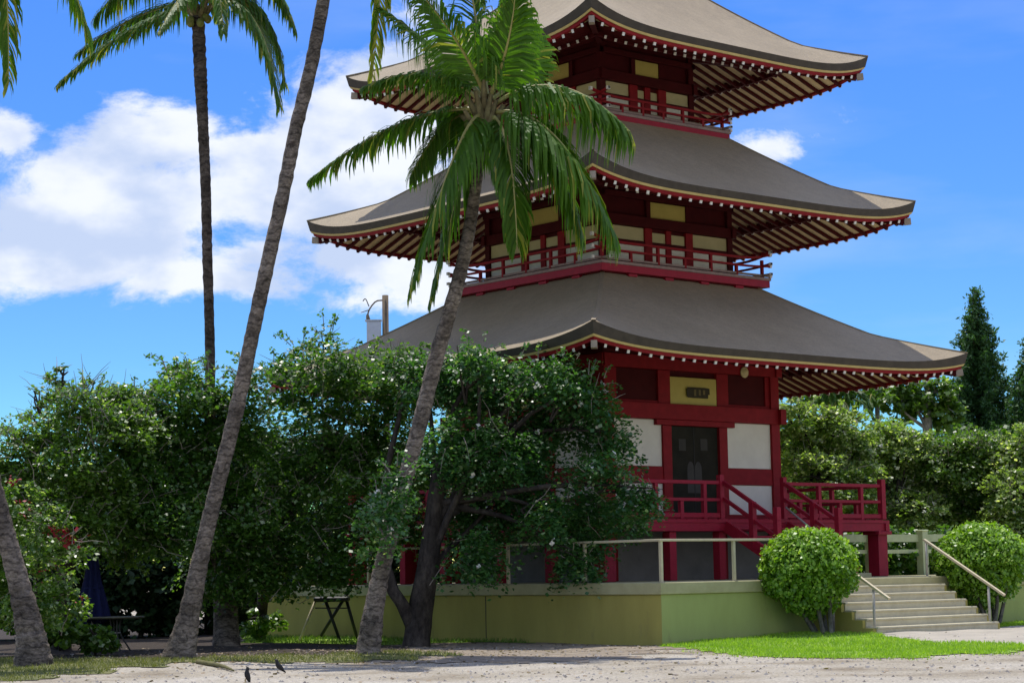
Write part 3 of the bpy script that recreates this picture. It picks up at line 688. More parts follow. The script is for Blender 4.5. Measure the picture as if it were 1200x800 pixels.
# --- upper storeys and balconies
def upper(w, zb, zt, gold, cream, lower, win, gx, side, wx, beam, label):
    b = MB(); b.box(-w+.08, w-.08, -w+.08, w-.08, zb, zt); s = pbuild(b, 'storey', REDDK); s['label'] = label
    for sx in (-1, 1):
        for sy in (-1, 1):
            b = MB(); c = w-.07; b.box(sx*c-.085, sx*c+.085, sy*c-.085, sy*c+.085, zb+.1, zt, bev=.01); b.build('column', REDDK, s)
    it = [('head_beam', REDDK, -w-.12, w+.12, beam[0], beam[1], .06, .14), ('upper_beam', REDDK, -w-.05, w+.05, gold[1]+.02, gold[1]+.16, .05, .12),
          ('wall_plate', REDDK, -w-.2, w+.2, zt-.12, zt, .16, .22),
          ('ochre_panel', GOLD, -gx, gx, gold[0], gold[1], -.03, .06), ('middle_beam', REDDK, -w+.05, w-.05, lower[1]+.003, cream[0]-.003, .0, .08)]
    for q in (-1, 1):
        lo = lambda a, c: (min(q*a, q*c), max(q*a, q*c))
        it += [('wall_panel', CREAM, *lo(side[0], side[1]), cream[0], cream[1], -.045, .06), ('wall_panel', WHITE, *lo(side[0], side[1]), lower[0], lower[1], -.045, .06),
               ('window_panel', CREAM, *lo(wx[0], wx[1]), win[0], win[1], -.05, .06), ('window_panel', WHITE, *lo(wx[0], wx[1]), lower[0], lower[1]-.02, -.05, .06),
               ('jamb', RED, *lo(wx[1]+.005, side[0]-.003), zb+.2, beam[0]-.003, .01, .1), ('frieze_post', REDDK, *lo(gx+.003, gx+.14), gold[0]-.02, gold[1]+.015, .0, .09),
               ('mullion', RED, *lo(.0, wx[0]-.003), zb+.2, beam[0]-.004, -.005, .08)]
    face_parts(s, w, it)
    return s
upper(2.233, 8.35, 11.08, (10.16, 10.56), (9.55, 9.88), (9.06, 9.47), (9.56, 9.80), .61, (.83, 2.08), (.09, .58), (9.89, 10.145), 'middle storey with ochre and cream panels')
upper(1.607, 12.15, 14.84, (13.92, 14.31), (13.33, 13.635), (12.86, 13.26), (13.31, 13.545), .41, (.64, 1.45), (.10, .36), (13.645, 13.905), 'top storey with ochre and cream panels')

def balcony(Bh, zt, zb, rt, rm, tip, w, label):
    b = MB(); b.box(-Bh, Bh, -Bh, Bh, zt-.075, zt, bev=.008); bal = pbuild(b, 'balcony', GREYPINK); bal['label'] = label
    b = MB(); b.box(-Bh+.03, Bh-.03, -Bh+.025, -Bh+.19, zb, zt-.078); four(b, 'balcony_beam', MAG, bal)
    b = MB(); b.box(-Bh+.2, Bh-.2, -Bh+.2, Bh-.2, zb-.3, zb+.12); b.build('balcony_core', REDDK, bal)
    for x in (-.62*Bh, -.2*Bh, .22*Bh, .64*Bh):
        b = MB(); b.box(x-.14, x+.14, -Bh+.10, -Bh+.28, zb-.075, zb-.002, bev=.01); four(b, 'bearing_block', MAG, bal)
    off = Bh-.16; ov = .34
    for z, h, rise in ((rt, .055, tip), (rm, .05, tip*.35), (zt+.07, .05, 0)):
        b = MB(); n = 22; vs = []
        for i in range(n+1):
            x = -(off+ov)+2*(off+ov)*i/n; t = max(0, (abs(x)-off*.72)/(off+ov-off*.72)); zz = z+rise*t*t
            for dy, dz in ((-.032, -h/2), (.032, -h/2), (.032, h/2), (-.032, h/2)): vs.append((x, -off+dy, zz+dz))
        k = 4; fs = [(i*k+j, i*k+(j+1) % k, i*k+k+(j+1) % k, i*k+k+j) for i in range(n) for j in range(k)]+[(3, 2, 1, 0), tuple(n*4+q for q in range(4))]
        b.add(vs, fs); b.m[-1] = b.m[-2] = 1
        for xs in (-1, 1):
            x = xs*(off+ov); zz = z+rise; b.box(min(x, x-xs*.07), max(x, x-xs*.07), -off-.036, -off+.036, zz-h/2-.012-rise*.08, zz+h/2+.006, 1)
        four(b, 'balcony_rail', [RED if rise else GREYPINK, WTIP], bal)
    for i, x in enumerate((-off, -.66*off, -.33*off, 0, .33*off, .66*off)):
        b = MB(); b.box(x-.035, x+.035, -off-.034, -off+.034, zt+.002, rt-.02 if i % 2 == 0 else rm); four(b, 'balcony_post', RED, bal)
balcony(2.92, 8.85, 8.60, 9.33, 9.13, .15, 2.233, 'middle balcony')
balcony(2.28, 12.68, 12.43, 13.08, 12.91, .12, 1.607, 'top balcony')
# roof finial (above the frame)
b = MB(); b.tube([(0, 0, 17.9), (0, 0, 18.25)], [.45, .35], 16); b.tube([(0, 0, 18.25), (0, 0, 21.6)], [.07, .03], 8)
for k in range(9): b.tube([(0, 0, 18.6+k*.27), (0, 0, 18.66+k*.27)], [.30-.017*k, .30-.017*k], 14)
pbuild(b, 'finial', mat('bronze', (.12, .13, .10), rough=.5, scale=5), None)

# ------------------------------------------------------------------ foliage tools
LEAF_A = leaf_mat('leaf_deep_green', (.032, .088, .013), (.100, .200, .032), (.30, .37, .19), trans=.44, spec=.6, rough=.36)  # third colour of these tree leaves: light glints painted on scattered leaves
LEAF_B = leaf_mat('leaf_mid_green', (.048, .105, .015), (.135, .235, .038), (.33, .40, .21), trans=.44, spec=.6, rough=.36)
LEAF_C = leaf_mat('leaf_bluish_green', (.027, .088, .025), (.076, .178, .048), (.26, .34, .19), trans=.42, spec=.55, rough=.38)
LEAF_P = leaf_mat('leaf_pale_olive', (.095, .160, .035), (.250, .340, .105), (.55, .58, .36), trans=.48)
LEAF_T = leaf_mat('topiary_green', (.060, .150, .010), (.235, .400, .030), (.42, .55, .10), trans=.30)
LEAF_D = leaf_mat('leaf_shaded_hedge', (.010, .032, .007), (.030, .072, .014), trans=.2, rough=.6)  # deep shade under the trees put into the leaf colour
LEAF_N = leaf_mat('pine_green', (.026, .078, .018), (.072, .160, .040), trans=.26, rough=.6)
FROND = leaf_mat('palm_green', (.032, .088, .007), (.110, .225, .016), (.28, .29, .05), trans=.46, rough=.5, spec=.3)
FRONDD = leaf_mat('palm_dark_green', (.028, .075, .008), (.090, .180, .018), (.26, .26, .05), trans=.42, rough=.5, spec=.3)
RACHIS = mat('palm_rachis', (.34, .32, .11), (.26, .22, .07), rough=.5, scale=6)
FLOWER_R = mat('red_petals', (.30, .012, .028), (.20, .008, .02), rough=.6)
FLOWER_W = mat('white_petals', (.74, .72, .66), (.66, .63, .55), rough=.6)
DRYTWIG = mat('dry_twigs', (.30, .26, .22), (.2, .17, .14), rough=.9)

def unitv(n):
    v = rng.normal(size=(n, 3)); return v/np.linalg.norm(v, axis=1, keepdims=True)
def leaf_quads(P, size, up=.55, droop=0.0, aspect=.45, out=None):
    n = len(P); nrm = unitv(n); nrm[:, 2] = np.abs(nrm[:, 2])*1.0+up
    if out is not None: nrm += out*.6
    nrm /= np.linalg.norm(nrm, axis=1, keepdims=True)
    d = unitv(n); d[:, 2] -= droop; d -= nrm*np.sum(d*nrm, 1, keepdims=True); d /= np.linalg.norm(d, axis=1, keepdims=True)+1e-9
    s = np.cross(nrm, d); L = (size*rng.uniform(.5, 1.5, n))[:, None]
    a = P-d*L*.5; c = P+d*L*.5; m = P-d*L*.05-nrm*L*.06
    return np.stack([a, m+s*L*aspect, c, m-s*L*aspect], 1)
def cloud_points(clumps, n_sub, n_leaf, sub_r, hang=0.0, shell=.55, pads=0.0):
    """clumps: list of (centre, (rx,ry,rz)). Returns leaf points and outward vectors, grouped in sub-clumps."""
    Ps, Os, Tt = [], [], []
    vol = np.array([r[0]*r[2]*.6+r[0]*r[1]*.4 for _, r in clumps]); cnt = np.maximum(3, (n_sub*vol/vol.sum()).astype(int))
    for (c, r), k in zip(clumps, cnt):
        c = np.array(c); r = np.array(r); d = unitv(k); rad = shell+(1-shell)*rng.random(k)**.5
        rad *= rng.uniform(.74, 1.20, k)
        S = c+d*r*rad[:, None]; tone = np.clip(rng.normal(.42, .24, k), .02, .88)
        for q in range(k):
            m = max(4, int(n_leaf*rng.uniform(.55, 1.45))); rr = sub_r*rng.uniform(.6, 1.35)
            o = unitv(m); p = o*(rr*rng.random(m)**.45)[:, None]*np.array([1, 1, .75])
            if pads:                              # a drooping, roof-like spray of leaves, tilted outwards
                R2 = rr*1.5; q2 = rng.random(m)**.5; an = rng.uniform(0, 2*np.pi, m); px_, py_ = R2*q2*np.cos(an), R2*q2*np.sin(an)*rng.uniform(.6, 1)
                tilt = d[q, :2]*.35; p = np.stack([px_, py_, -(q2**2)*R2*pads-(px_*tilt[0]+py_*tilt[1])+rng.normal(0, .035, m)], 1); o = np.stack([px_*.6, py_*.6, np.full(m, .5)], 1)
            if hang: p[:, 2] -= np.abs(rng.normal(0, hang, m)); p[:, :2] *= (.8 if not pads else 1)
            Ps.append(S[q]+p); Os.append(o*.5+d[q]*.5); Tt.append(np.clip(tone[q]+rng.normal(0, .16, m), 0, .9))
    return np.concatenate(Ps), np.concatenate(Os), np.concatenate(Tt)
def crown(name, parent, clumps, m, n_sub, n_leaf, sub_r, size, hang=0.0, up=.5, droop=.2, pale=.05, shell=.55, aspect=.42, pads=0.0):
    P, O, T = cloud_points(clumps, n_sub, n_leaf, sub_r, hang, shell, pads)
    V = leaf_quads(P, size, up, droop, aspect, O); T = np.where(rng.random(len(T)) < pale, 1.0, T)
    return quads_mesh(name, V, T, m, parent), P
def limbs(b, start, ends, r0, r1=.02, wob=.12, n=6):
    for e in ends:
        a = Vector(start); e = Vector(e); mid = a.lerp(e, .5)+Vector((random.uniform(-wob, wob), random.uniform(-wob, wob), random.uniform(0, wob*1.6)))*(e-a).length
        pts = spline([a, mid, e], 7); b.tube(pts, [r0+(r1-r0)*(i/7)**.8 for i in range(8)], n, caps=False)
def clumps_px(Y, lst, dy=1.2, depth=1.0, k_r=1.0):
    """(px, py, rx_px, rz_px[, depth offset]) -> world ellipsoids at distance Y."""
    out = []
    for t in lst:
        off = t[4] if len(t) > 4 else random.uniform(-dy, dy)
        YY = Y+off; c = at(t[0], t[1], YY); k = YY/FPX*k_r
        out.append((tuple(c), (t[2]*k, max(t[2], t[3])*k*depth, t[3]*k)))
    return out
def twigs(name, parent, P, n, ln, r, m, upb=.4):
    b = MB(); idx = rng.choice(len(P), n, replace=False)
    for i in idx:
        p = Vector(P[i]); d = Vector(unitv(1)[0]); d.z = abs(d.z)*.6+upb*random.uniform(-.6, 1); d.normalize(); l = ln*random.uniform(.5, 1.4)
        q = p+d*l*.5+Vector((random.uniform(-.1, .1), random.uniform(-.1, .1), random.uniform(-.05, .1)))*l; b.tube([p-d*l*.3, p+d*l*.25, q, q+d*l*.4], [r, r*.8, r*.6, r*.3], 4, caps=False)
    return tag(b.build(name, m, parent), kind='stuff')
def flowers(name, parent, P, n, size, m):
    idx = rng.choice(len(P), n, replace=False); Q = np.repeat(P[idx], 5, axis=0)+rng.normal(0, size*.35, (n*5, 3))
    return tag(quads_mesh(name, leaf_quads(Q, size, .3, 0, .5), np.full(n*5, .5), m, parent), kind='stuff')

# ------------------------------------------------------------------ palms
def frond(parent, p0, p1, p2, leaf=.75, nleaf=105, hang=.55, m=None, twist=0.0, yellow=.0):
    p0, p1, p2 = Vector(p0), Vector(p1), Vector(p2); n = 22
    c = p1*2-(p0+p2)*.5                                    # curve passes through p1
    pts = [(1-t)**2*p0+2*t*(1-t)*c+t*t*p2 for t in [i/n for i in range(n+1)]]
    b = MB(); b.tube(pts, [.040*(1-i/n)**.8+.006 for i in range(n+1)], 5, mi=0, caps=False)
    nr = len(b.f); F = []; T = []
    base_tone = random.uniform(.30, .62)
    for i in range(nleaf):
        t = .10+.90*(i+random.uniform(0, .8))/nleaf; t = min(t, .995)
        p = (1-t)**2*p0+2*t*(1-t)*c+t*t*p2; d = (2*(1-t)*(c-p0)+2*t*(p2-c)).normalized()
        side0 = d.cross(Vector((0, 0, 1)))
        if side0.length < .15: side0 = d.cross(Vector((.3, 1, 0)))
        side0.normalize(); side0.rotate(Matrix.Rotation(twist, 3, d)); nup = side0.cross(d).normalized()
        L = leaf*(math.sin(math.pi*min(1, .16+t*.84)**.8)**.6*.8+.28)*random.uniform(.85, 1.15)
        for sg in (-1, 1):
            if random.random() < .05: continue
            dirv = (side0*sg*(1-.45*t)+d*(.55+.5*t)+nup*.18+Vector((random.gauss(0, .09), random.gauss(0, .09), random.gauss(0, .09)))).normalized()
            wv = .029*random.uniform(.7, 1.4); h = hang*random.uniform(.6, 1.3)
            pa = p; pb = p+dirv*L*.42-Vector((0, 0, h*L*.16)); pc = p+dirv*L*(.78-.15*h)-Vector((0, 0, h*L*.55)); pd = p+dirv*L*(.92-.33*h)-Vector((0, 0, h*L*1.02))
            wd = d*.75+nup*.35; wd = (wd-dirv*wd.dot(dirv)).normalized()*wv
            tn = min(.9, max(0, base_tone+random.gauss(0, .13)))
            if random.random() < yellow*(t**2)*2: tn = 1.0
            F.append((pa-wd*.5, pa+wd*.5, pb+wd, pb-wd)); F.append((pb-wd, pb+wd, pc+wd*.8, pc-wd*.8)); F.append((pc-wd*.8, pc+wd*.8, pd+wd*.08, pd-wd*.08)); T += [tn]*3
    for q in F: b.add(q, [(0, 1, 2, 3)], 1)
    o = b.build('frond', [RACHIS, m or FROND], parent)
    a = o.data.attributes.new('tint', 'FLOAT', 'FACE'); a.data.foreach_set('value', np.array([.5]*nr+T, dtype=np.float32))
    return o

def palm_trunk(parent, pts, rad, n=150, seg=14, bark=None):
    bark = bark or PALMBARK
    P = spline(pts, n); R = []
    for i in range(n+1):
        u = i/n*(len(rad)-1); k = min(int(u), len(rad)-2); r = rad[k]+(rad[k+1]-rad[k])*(u-k)
        R.append(r*(1+.030*((i % 4)/1.5-1)+random.uniform(-.03, .03)))
    b = MB(); b.tube(P, R, seg, jit=.045); return b.build('trunk', bark, parent, True)

def palm(label, Y, trunk_px, rad, crown_px, frs, m=None, group='coconut palms', bark_top=None, yellow=.12):
    base = ground_at(*trunk_px[0]); base.z = 0
    root = tag(empty('palm_tree', base), label, 'palm tree', group)
    rel = lambda p: Vector(p)-base
    pts = [rel(at(x, y, Yq)) for (x, y, Yq) in [(q[0], q[1], q[2] if len(q) > 2 else Y) for q in trunk_px]]
    pts[0] = Vector((pts[0].x, pts[0].y, -.15))
    palm_trunk(root, pts, rad, bark=bark_top)
    cx_, cy_, cY = crown_px; c0 = at(cx_, cy_, cY)
    for fr in frs:
        (bx, by, bd), (mx_, my, md), (tx, ty, td) = fr[:3]; kw = fr[3] if len(fr) > 3 else {}
        frond(root, rel(at(bx, by, cY+bd)), rel(at(mx_, my, cY+md)), rel(at(tx, ty, cY+td)), m=kw.pop('m', m), yellow=kw.pop('yellow', yellow), **kw)
    # crown shaft of leaf bases and a few nuts
    b = MB(); r = rel(c0)
    top = pts[-1]
    for k in range(16):
        a = 2*math.pi*k/16+random.uniform(-.2, .2); d = Vector((math.cos(a), math.sin(a), random.uniform(.5, 1.6))).normalized()
        q = top+Vector((0, 0, random.uniform(-.35, .15))); b.tube([q, q+d*.35, q+d*.65+Vector((0, 0, .1))], [.10, .07, .035], 6, caps=False)
    b.build('leaf_bases', mat('leaf_base_fibre', (.22, .19, .09), (.11, .085, .04), rough=.9, scale=9), root)
    for k in range(5):
        a = random.uniform(0, 6.28); q = top+Vector((math.cos(a)*.28, math.sin(a)*.28, -.12+random.uniform(-.12, .12))); b = MB()
        b.tube([q+Vector((0, 0, z)) for z in (-.13, -.10, -.03, .05, .11, .13)], [.015, .07, .11, .105, .06, .015], 10); b.build('coconut', mat('green_nut', (.17, .19, .04), (.12, .12, .03), rough=.5), root, True)
    return root

# centre palm leaning in front of the pagoda
palm('leaning coconut palm with its full crown in front of the pagoda', 40,
     [(430, 767, 39.9), (438, 715, 39.9), (450, 655, 39.9), (470, 580, 39.9), (491, 500, 39.9), (511, 420, 39.9), (530, 355, 39.8), (545, 295, 39.8), (556, 230, 39.7), (562, 180, 39.7), (567, 143, 39.6)],
     [.26, .195, .160, .150, .150, .150, .140, .130, .115, .102, .12], (570, 122, 39.5), [
     ((563, 128, 0), (470, 145, .3), (364, 210, .4), dict(leaf=.55, hang=.85, twist=.2)),
     ((560, 130, 0), (520, 148, .5), (482, 205, 1.0), dict(leaf=.62, hang=.9)),
     ((563, 135, 0), (532, 185, -.7), (482, 338, -1.0), dict(leaf=.85, hang=.85)),
     ((566, 138, 0), (541, 205, .3), (506, 350, .3), dict(leaf=.75, hang=.8)),
     ((576, 136, 0), (596, 178, -.6), (606, 288, -.8), dict(leaf=.75, hang=.7)),
     ((580, 132, 0), (648, 158, -.8), (716, 268, -1.1), dict(leaf=1.15, hang=.95)),
     ((580, 130, 0), (632, 168, -.2), (676, 262, -.3), dict(leaf=1.1, hang=.85)),
     ((580, 122, 0), (655, 102, -.3), (734, 150, -.5), dict(leaf=1.0, hang=1.15)),
     ((577, 116, 0), (618, 72, .7), (615, 18, 1.6), dict(leaf=.8, hang=.35, twist=.5)),
     ((574, 114, 0), (594, 55, -.8), (604, -8, -1.3), dict(leaf=.95, hang=.45, twist=-.6)),
     ((571, 112, 0), (560, 40, .3), (548, -40, .3), dict(leaf=.95, hang=.4, twist=.8)),
     ((568, 113, 0), (535, 48, -.8), (478, -25, -1.2), dict(leaf=1.05, hang=.7, twist=.3)),
     ((566, 115, 0), (515, 62, .6), (446, 10, 1.0), dict(leaf=.95, hang=.8)),
     ((563, 120, 0), (505, 88, -.2), (428, 102, -.3), dict(leaf=.65, hang=.7)),
     ], group='coconut palms')
# tall thick palm, crown above the frame
palm('tall thick palm trunk curving up out of the top of the picture', 39.4,
     [(208, 772, 39.4), (222, 718, 39.4), (238, 640, 39.4), (257, 560, 39.4), (277, 480, 39.4), (294, 400, 39.4), (311, 320, 39.4), (331, 230, 39.5), (347, 150, 39.6), (364, 80, 39.7), (379, 0, 39.8), (392, -85, 39.9), (400, -165, 40)],
     [.35, .205, .155, .148, .145, .142, .138, .135, .133, .131, .13, .13, .14], (402, -185, 40), [
     ((404, -190, 0), (446, -130, .3), (436, 92, .6), dict(leaf=.62, hang=.8, yellow=.5)),
     ((404, -195, 0), (480, -190, -.6), (545, -80, -1.0), {}), ((404, -195, 0), (470, -240, .8), (560, -220, 1.6), {}),
     ((398, -195, 0), (320, -200, -.5), (250, -95, -.8), {}), ((398, -195, 0), (330, -250, 1), (240, -230, 2), {}),
     ((400, -200, 0), (380, -290, -.6), (340, -370, -1), {}), ((402, -200, 0), (430, -290, .6), (480, -370, 1), {}),
     ((400, -190, 0), (410, -170, -2), (430, -80, -3.6), {}), ((400, -190, 0), (395, -190, 2.2), (380, -90, 3.8), {}),
     ((400, -190, 0), (350, -190, -1.6), (320, -70, -2.6), {}), ((404, -190, 0), (450, -190, 1.6), (480, -70, 2.6), {}),
     ], m=FROND)
# slim far palm
palm('slim dark distant palm standing behind the left trees', 56,
     [(248, 700, 56), (247, 560, 56), (246, 410, 56), (243, 300, 56), (241, 215, 56), (238, 150, 56), (235, 90, 56), (232, 20, 56)],
     [.2, .15, .138, .138, .142, .15, .18, .18], (233, 0, 56), [
     ((228, 8, 0), (152, 36, -.4), (70, 98, -.6), dict(leaf=.75, hang=.55)),
     ((229, -4, 0), (175, -30, .6), (112, 20, 1.2), dict(leaf=.9, hang=.9)), ((228, 4, 0), (165, 18, .8), (92, 62, 1.4), dict(leaf=.85, hang=.7)), ((240, 0, 0), (300, 10, .2), (332, 95, .3), dict(leaf=.9, hang=.8)),
     ((232, 0, 0), (215, -5, -1.2), (186, 38, -2.2), dict(leaf=.5, hang=.8)),
     ((240, 2, 0), (295, 20, -.5), (327, 122, -.8), dict(leaf=.85, hang=.7)),
     ((240, -3, 0), (285, -8, .8), (318, 75, 1.3), dict(leaf=.8, hang=.8)),
     ((240, -8, 0), (300, -30, .3), (345, 32, .4), dict(leaf=.8, hang=.9)),
     ((236, -5, 0), (250, -40, -1.4), (262, 40, -2.8), dict(leaf=.6, hang=.8)),
     ((232, -10, 0), (215, -90, .2), (170, -150, .4), {}), ((236, -10, 0), (255, -95, .2), (300, -150, .4), {}), ((234, -10, 0), (236, -110, 0), (230, -190, 0), {}),
     ((234, -5, 0), (245, -50, 2), (255, 20, 3.5), {}),
     ], m=FRONDD, bark_top=PALMBARKD)
# palm at the left edge, leaning out
palm('grey palm trunk leaning out of the left edge of the picture', 37.4,
     [(40, 781, 37.4), (36, 745, 37.4), (24, 690, 37.4), (8, 630, 37.4), (-8, 570, 37.4), (-28, 480, 37.4), (-50, 360, 37.4), (-66, 230, 37.4), (-74, 110, 37.4), (-78, 0, 37.4), (-80, -80, 37.4)],
     [.40, .27, .20, .172, .168, .165, .185, .18, .175, .17, .17], (-80, -95, 37.4), [
     ((-78, -100, 0), (-10, -110, -.3), (10, 100, -.4), dict(leaf=.7, hang=.8)),
     ((-78, -105, 0), (20, -110, .5), (104, 40, .8), dict(leaf=.95, hang=.9)),
     ((-78, -105, 0), (10, -150, 1.5), (100, -90, 2.4), {}), ((-82, -105, 0), (-160, -120, -.3), (-230, 0, -.4), {}),
     ((-82, -105, 0), (-150, -180, .5), (-250, -160, .8), {}), ((-80, -108, 0), (-70, -210, 0), (-40, -300, .3), {}), ((-80, -105, 0), (-85, -130, -2), (-90, -20, -3.4), {}), ((-80, -105, 0), (-80, -130, 2), (-75, 0, 3.6), {}),
     ((-80, -108, 0), (-120, -210, .6), (-180, -290, .8), {}),
     ], m=FROND)

# ------------------------------------------------------------------ broadleaf trees
def tree(name, label, base_px, Y, trunk, clumps, m, n_sub, n_leaf, sub_r, size, group=None, hang=0.0, r0=.2, extra=None, cat='tree', limb_n=14, twig=0, flower=None, zbase=None, bark=None, sprays=0, **kw):
    base = ground_at(*base_px) if zbase is None else Vector((*at(base_px[0], base_px[1], Y)[:2], zbase))
    base.z = float(ground_z(base.x, base.y)) if zbase is None else zbase
    root = tag(empty(name, base), label, cat, group)
    cl = [(tuple(Vector(c)-base), r) for c, r in clumps]
    b = MB(); tp = [Vector((0, 0, -.2))]+[at(x, y, Yq)-base for (x, y, Yq) in trunk]
    sp = spline(tp, 14); b.tube(sp, [r0*(1.35-.75*(i/14)) if i else r0*1.6 for i in range(15)], 10, jit=.05)
    idx = list(range(len(cl))); random.shuffle(idx)
    for i in idx[:limb_n]:
        c, r = cl[i]
        if abs(c[1]) > 3: continue
        k = random.uniform(.55, 1.0); s = sp[int(k*14)]
        limbs(b, s, [c], r0*.42, .018)
        for j in range(3):
            d = Vector(unitv(1)[0]); limbs(b, Vector(c)*.75+s*.25, [Vector(c)+Vector((d.x*r[0], d.y*r[1], d.z*r[2]))*.9], .035, .008, n=5)
    for ex in (extra or []):
        ep = [at(x, y, Yq)-base for (x, y, Yq) in ex[0]]; es = spline(ep, 10); b.tube(es, [ex[1]*(1-.85*i/10) for i in range(11)], 9, jit=.05)
    b.build('trunk', bark or BARK, root, True)
    o, P = crown('crown', root, cl, m, n_sub, n_leaf, sub_r, size, hang, **kw)
    if sprays:                                   # leafy sprigs reaching out of the crown
        SP = []; tb = MB()
        for _ in range(sprays):
            c, r = cl[random.randrange(len(cl))]; d = Vector(unitv(1)[0]); d.z = abs(d.z)*(1 *.7 if random.random() > hang*1.8 else -1)
            st = Vector((c[0]+d.x*r[0]*.8, c[1]+d.y*r[1]*.8, c[2]+d.z*r[2]*.8)); ln = random.uniform(.22, .62); d2 = (d+Vector((0, 0, .35 if d.z > 0 else -.4))+Vector(unitv(1)[0])*.45).normalized()
            en = st+d2*ln+Vector((0, 0, -.22*ln)); mid = st+d2*ln*.55+Vector((0, 0, .05*ln)); pts = spline([st, mid, en], 5); tb.tube(pts, [.011, .009, .008, .006, .005, .003], 4, caps=False)
            k = int(ln*34)
            for q in range(k):
                u = .15+.85*q/k; a = pts[min(4, int(u*5))].lerp(pts[min(5, int(u*5)+1)], u*5-int(u*5)) if u < 1 else en; SP.append(a+Vector((random.gauss(0, .045), random.gauss(0, .045), random.gauss(0, .03))))
        SP = np.array(SP); tag(quads_mesh('sprig_leaves', leaf_quads(SP, size*.95, .3, .1, .34), np.clip(rng.normal(.6, .22, len(SP)), 0, 1), m, root), kind='stuff'); tag(tb.build('sprigs', DRYTWIG, root), kind='stuff')
    if twig: twigs('twigs', root, P, twig, .55, .010, DRYTWIG)
    if flower: flowers('blossom', root, P, flower[0], flower[1], flower[2])
    return root

# central tree in front of the pagoda, drooping foliage
YE = 44.5
tree('broadleaf_tree', 'dark spreading tree with drooping foliage in front of the pagoda wall', (487, 757), YE,
     [(490, 735, 44.3), (497, 690, 44.3), (506, 630, 44.3), (515, 560, 44.4), (533, 490, 44.5)],
     clumps_px(YE, [(446, 598, 26, 44, -5.6), (466, 560, 20, 30, -5.3), (676, 655, 24, 36), (560, 410, 36, 20), (660, 418, 26, 16), (600, 425, 30, 20), (500, 432, 55, 42), (555, 432, 55, 45), (596, 454, 42, 48, .8), (635, 432, 34, 26), (655, 432, 34, 30), (690, 454, 38, 32), (712, 500, 34, 40), (660, 490, 40, 40), (575, 520, 55, 50), (620, 535, 38, 45),
                    (530, 510, 40, 50), (700, 545, 36, 32), (738, 578, 38, 22), (765, 572, 16, 8), (690, 590, 45, 34), (645, 600, 40, 30), (590, 590, 55, 50), (560, 640, 42, 32), (545, 590, 40, 50), (685, 640, 24, 34), (672, 610, 32, 30), (735, 603, 28, 16), (625, 490, 26, 30)], dy=1.2, depth=1.0, k_r=.84),
     LEAF_C, 640, 84, .27, .088, hang=.16, r0=.235, limb_n=20, twig=160,
     extra=[([(489, 745, 44.3), (474, 712, 44.2), (458, 685, 44.1), (449, 630, 44.2), (452, 560, 44.4), (470, 480, 44.6), (480, 440, 44.6)], .17), ([(497, 690, 44.3), (515, 655, 44.5), (560, 610, 44.7), (600, 560, 44.7)], .10)],
     flower=(90, .085, FLOWER_W), sprays=110, pale=.06, shell=.40, pads=.85, group='garden trees')
YF = 46.5
tree('broadleaf_tree', 'broad bushy tree between the thick palm and the leaning palm', (304, 750), 50,
     [(305, 735, 50), (310, 690, 48.5), (325, 640, 47), (360, 560, YF), (385, 500, YF)],
     clumps_px(YF, [(290, 580, 40, 50), (480, 600, 30, 36), (410, 514, 50, 40), (385, 423, 52, 28), (440, 426, 52, 30), (335, 448, 45, 36), (470, 458, 40, 45), (410, 462, 62, 45), (300, 443, 34, 28), (355, 510, 55, 52), (430, 530, 45, 50), (300, 530, 50, 60), (455, 580, 32, 45),
                    (395, 575, 60, 46), (330, 590, 56, 50), (370, 640, 56, 42), (430, 630, 36, 30), (330, 655, 45, 34), (300, 620, 40, 40), (385, 668, 36, 20), (385, 393, 16, 12), (355, 406, 20, 14), (465, 418, 30, 26), (480, 520, 24, 50)], dy=1.5, k_r=.88),
     LEAF_A, 640, 84, .28, .092, sprays=190, hang=.10, r0=.12, limb_n=18, twig=420, pale=.07, shell=.42, pads=.7, group='garden trees')
YG = 45.5
tree('broadleaf_tree', 'large dark bushy tree filling the left behind the thick palm', (265, 757), 47.0,
     [(265, 735, 47), (263, 690, 47), (262, 650, 46.6), (252, 580, 46), (230, 510, 46)],
     clumps_px(YG, [(278, 490, 34, 40), (285, 600, 36, 50), (280, 655, 36, 40), (178, 560, 40, 50), (205, 431, 26, 18), (236, 446, 36, 28), (200, 471, 52, 34), (150, 476, 42, 28), (260, 496, 40, 45), (210, 536, 55, 52), (150, 536, 55, 45), (265, 570, 42, 55), (200, 600, 60, 46), (250, 640, 42, 45), (155, 590, 45, 40), (255, 680, 30, 22)], dy=1.6, k_r=.88),
     LEAF_A, 600, 84, .28, .092, sprays=170, hang=.10, r0=.24, limb_n=14, twig=200, pale=.06, shell=.42, pads=.7, bark=PALMBARK, group="garden trees")
YH = 44
tree('broadleaf_tree', 'dense tree with dead twigs at the far left above the red flowers', (70, 757), 45,
     [(72, 735, 45), (76, 690, 44.6), (80, 620, YH), (85, 560, YH)],
     clumps_px(YH, [(150, 462, 36, 22), (165, 500, 36, 30), (95, 470, 36, 24), (130, 490, 38, 32), (60, 500, 40, 28), (15, 525, 40, 32), (-30, 533, 36, 36), (90, 530, 52, 40), (40, 562, 50, 40), (120, 572, 45, 45), (90, 605, 45, 36), (140, 615, 34, 34), (10, 582, 40, 40), (60, 630, 40, 28), (-30, 610, 40, 50)], dy=1.5, k_r=.9),
     LEAF_B, 500, 84, .27, .088, sprays=170, hang=.08, r0=.2, limb_n=12, twig=380, pale=.06, shell=.42, pads=.7, group='garden trees')
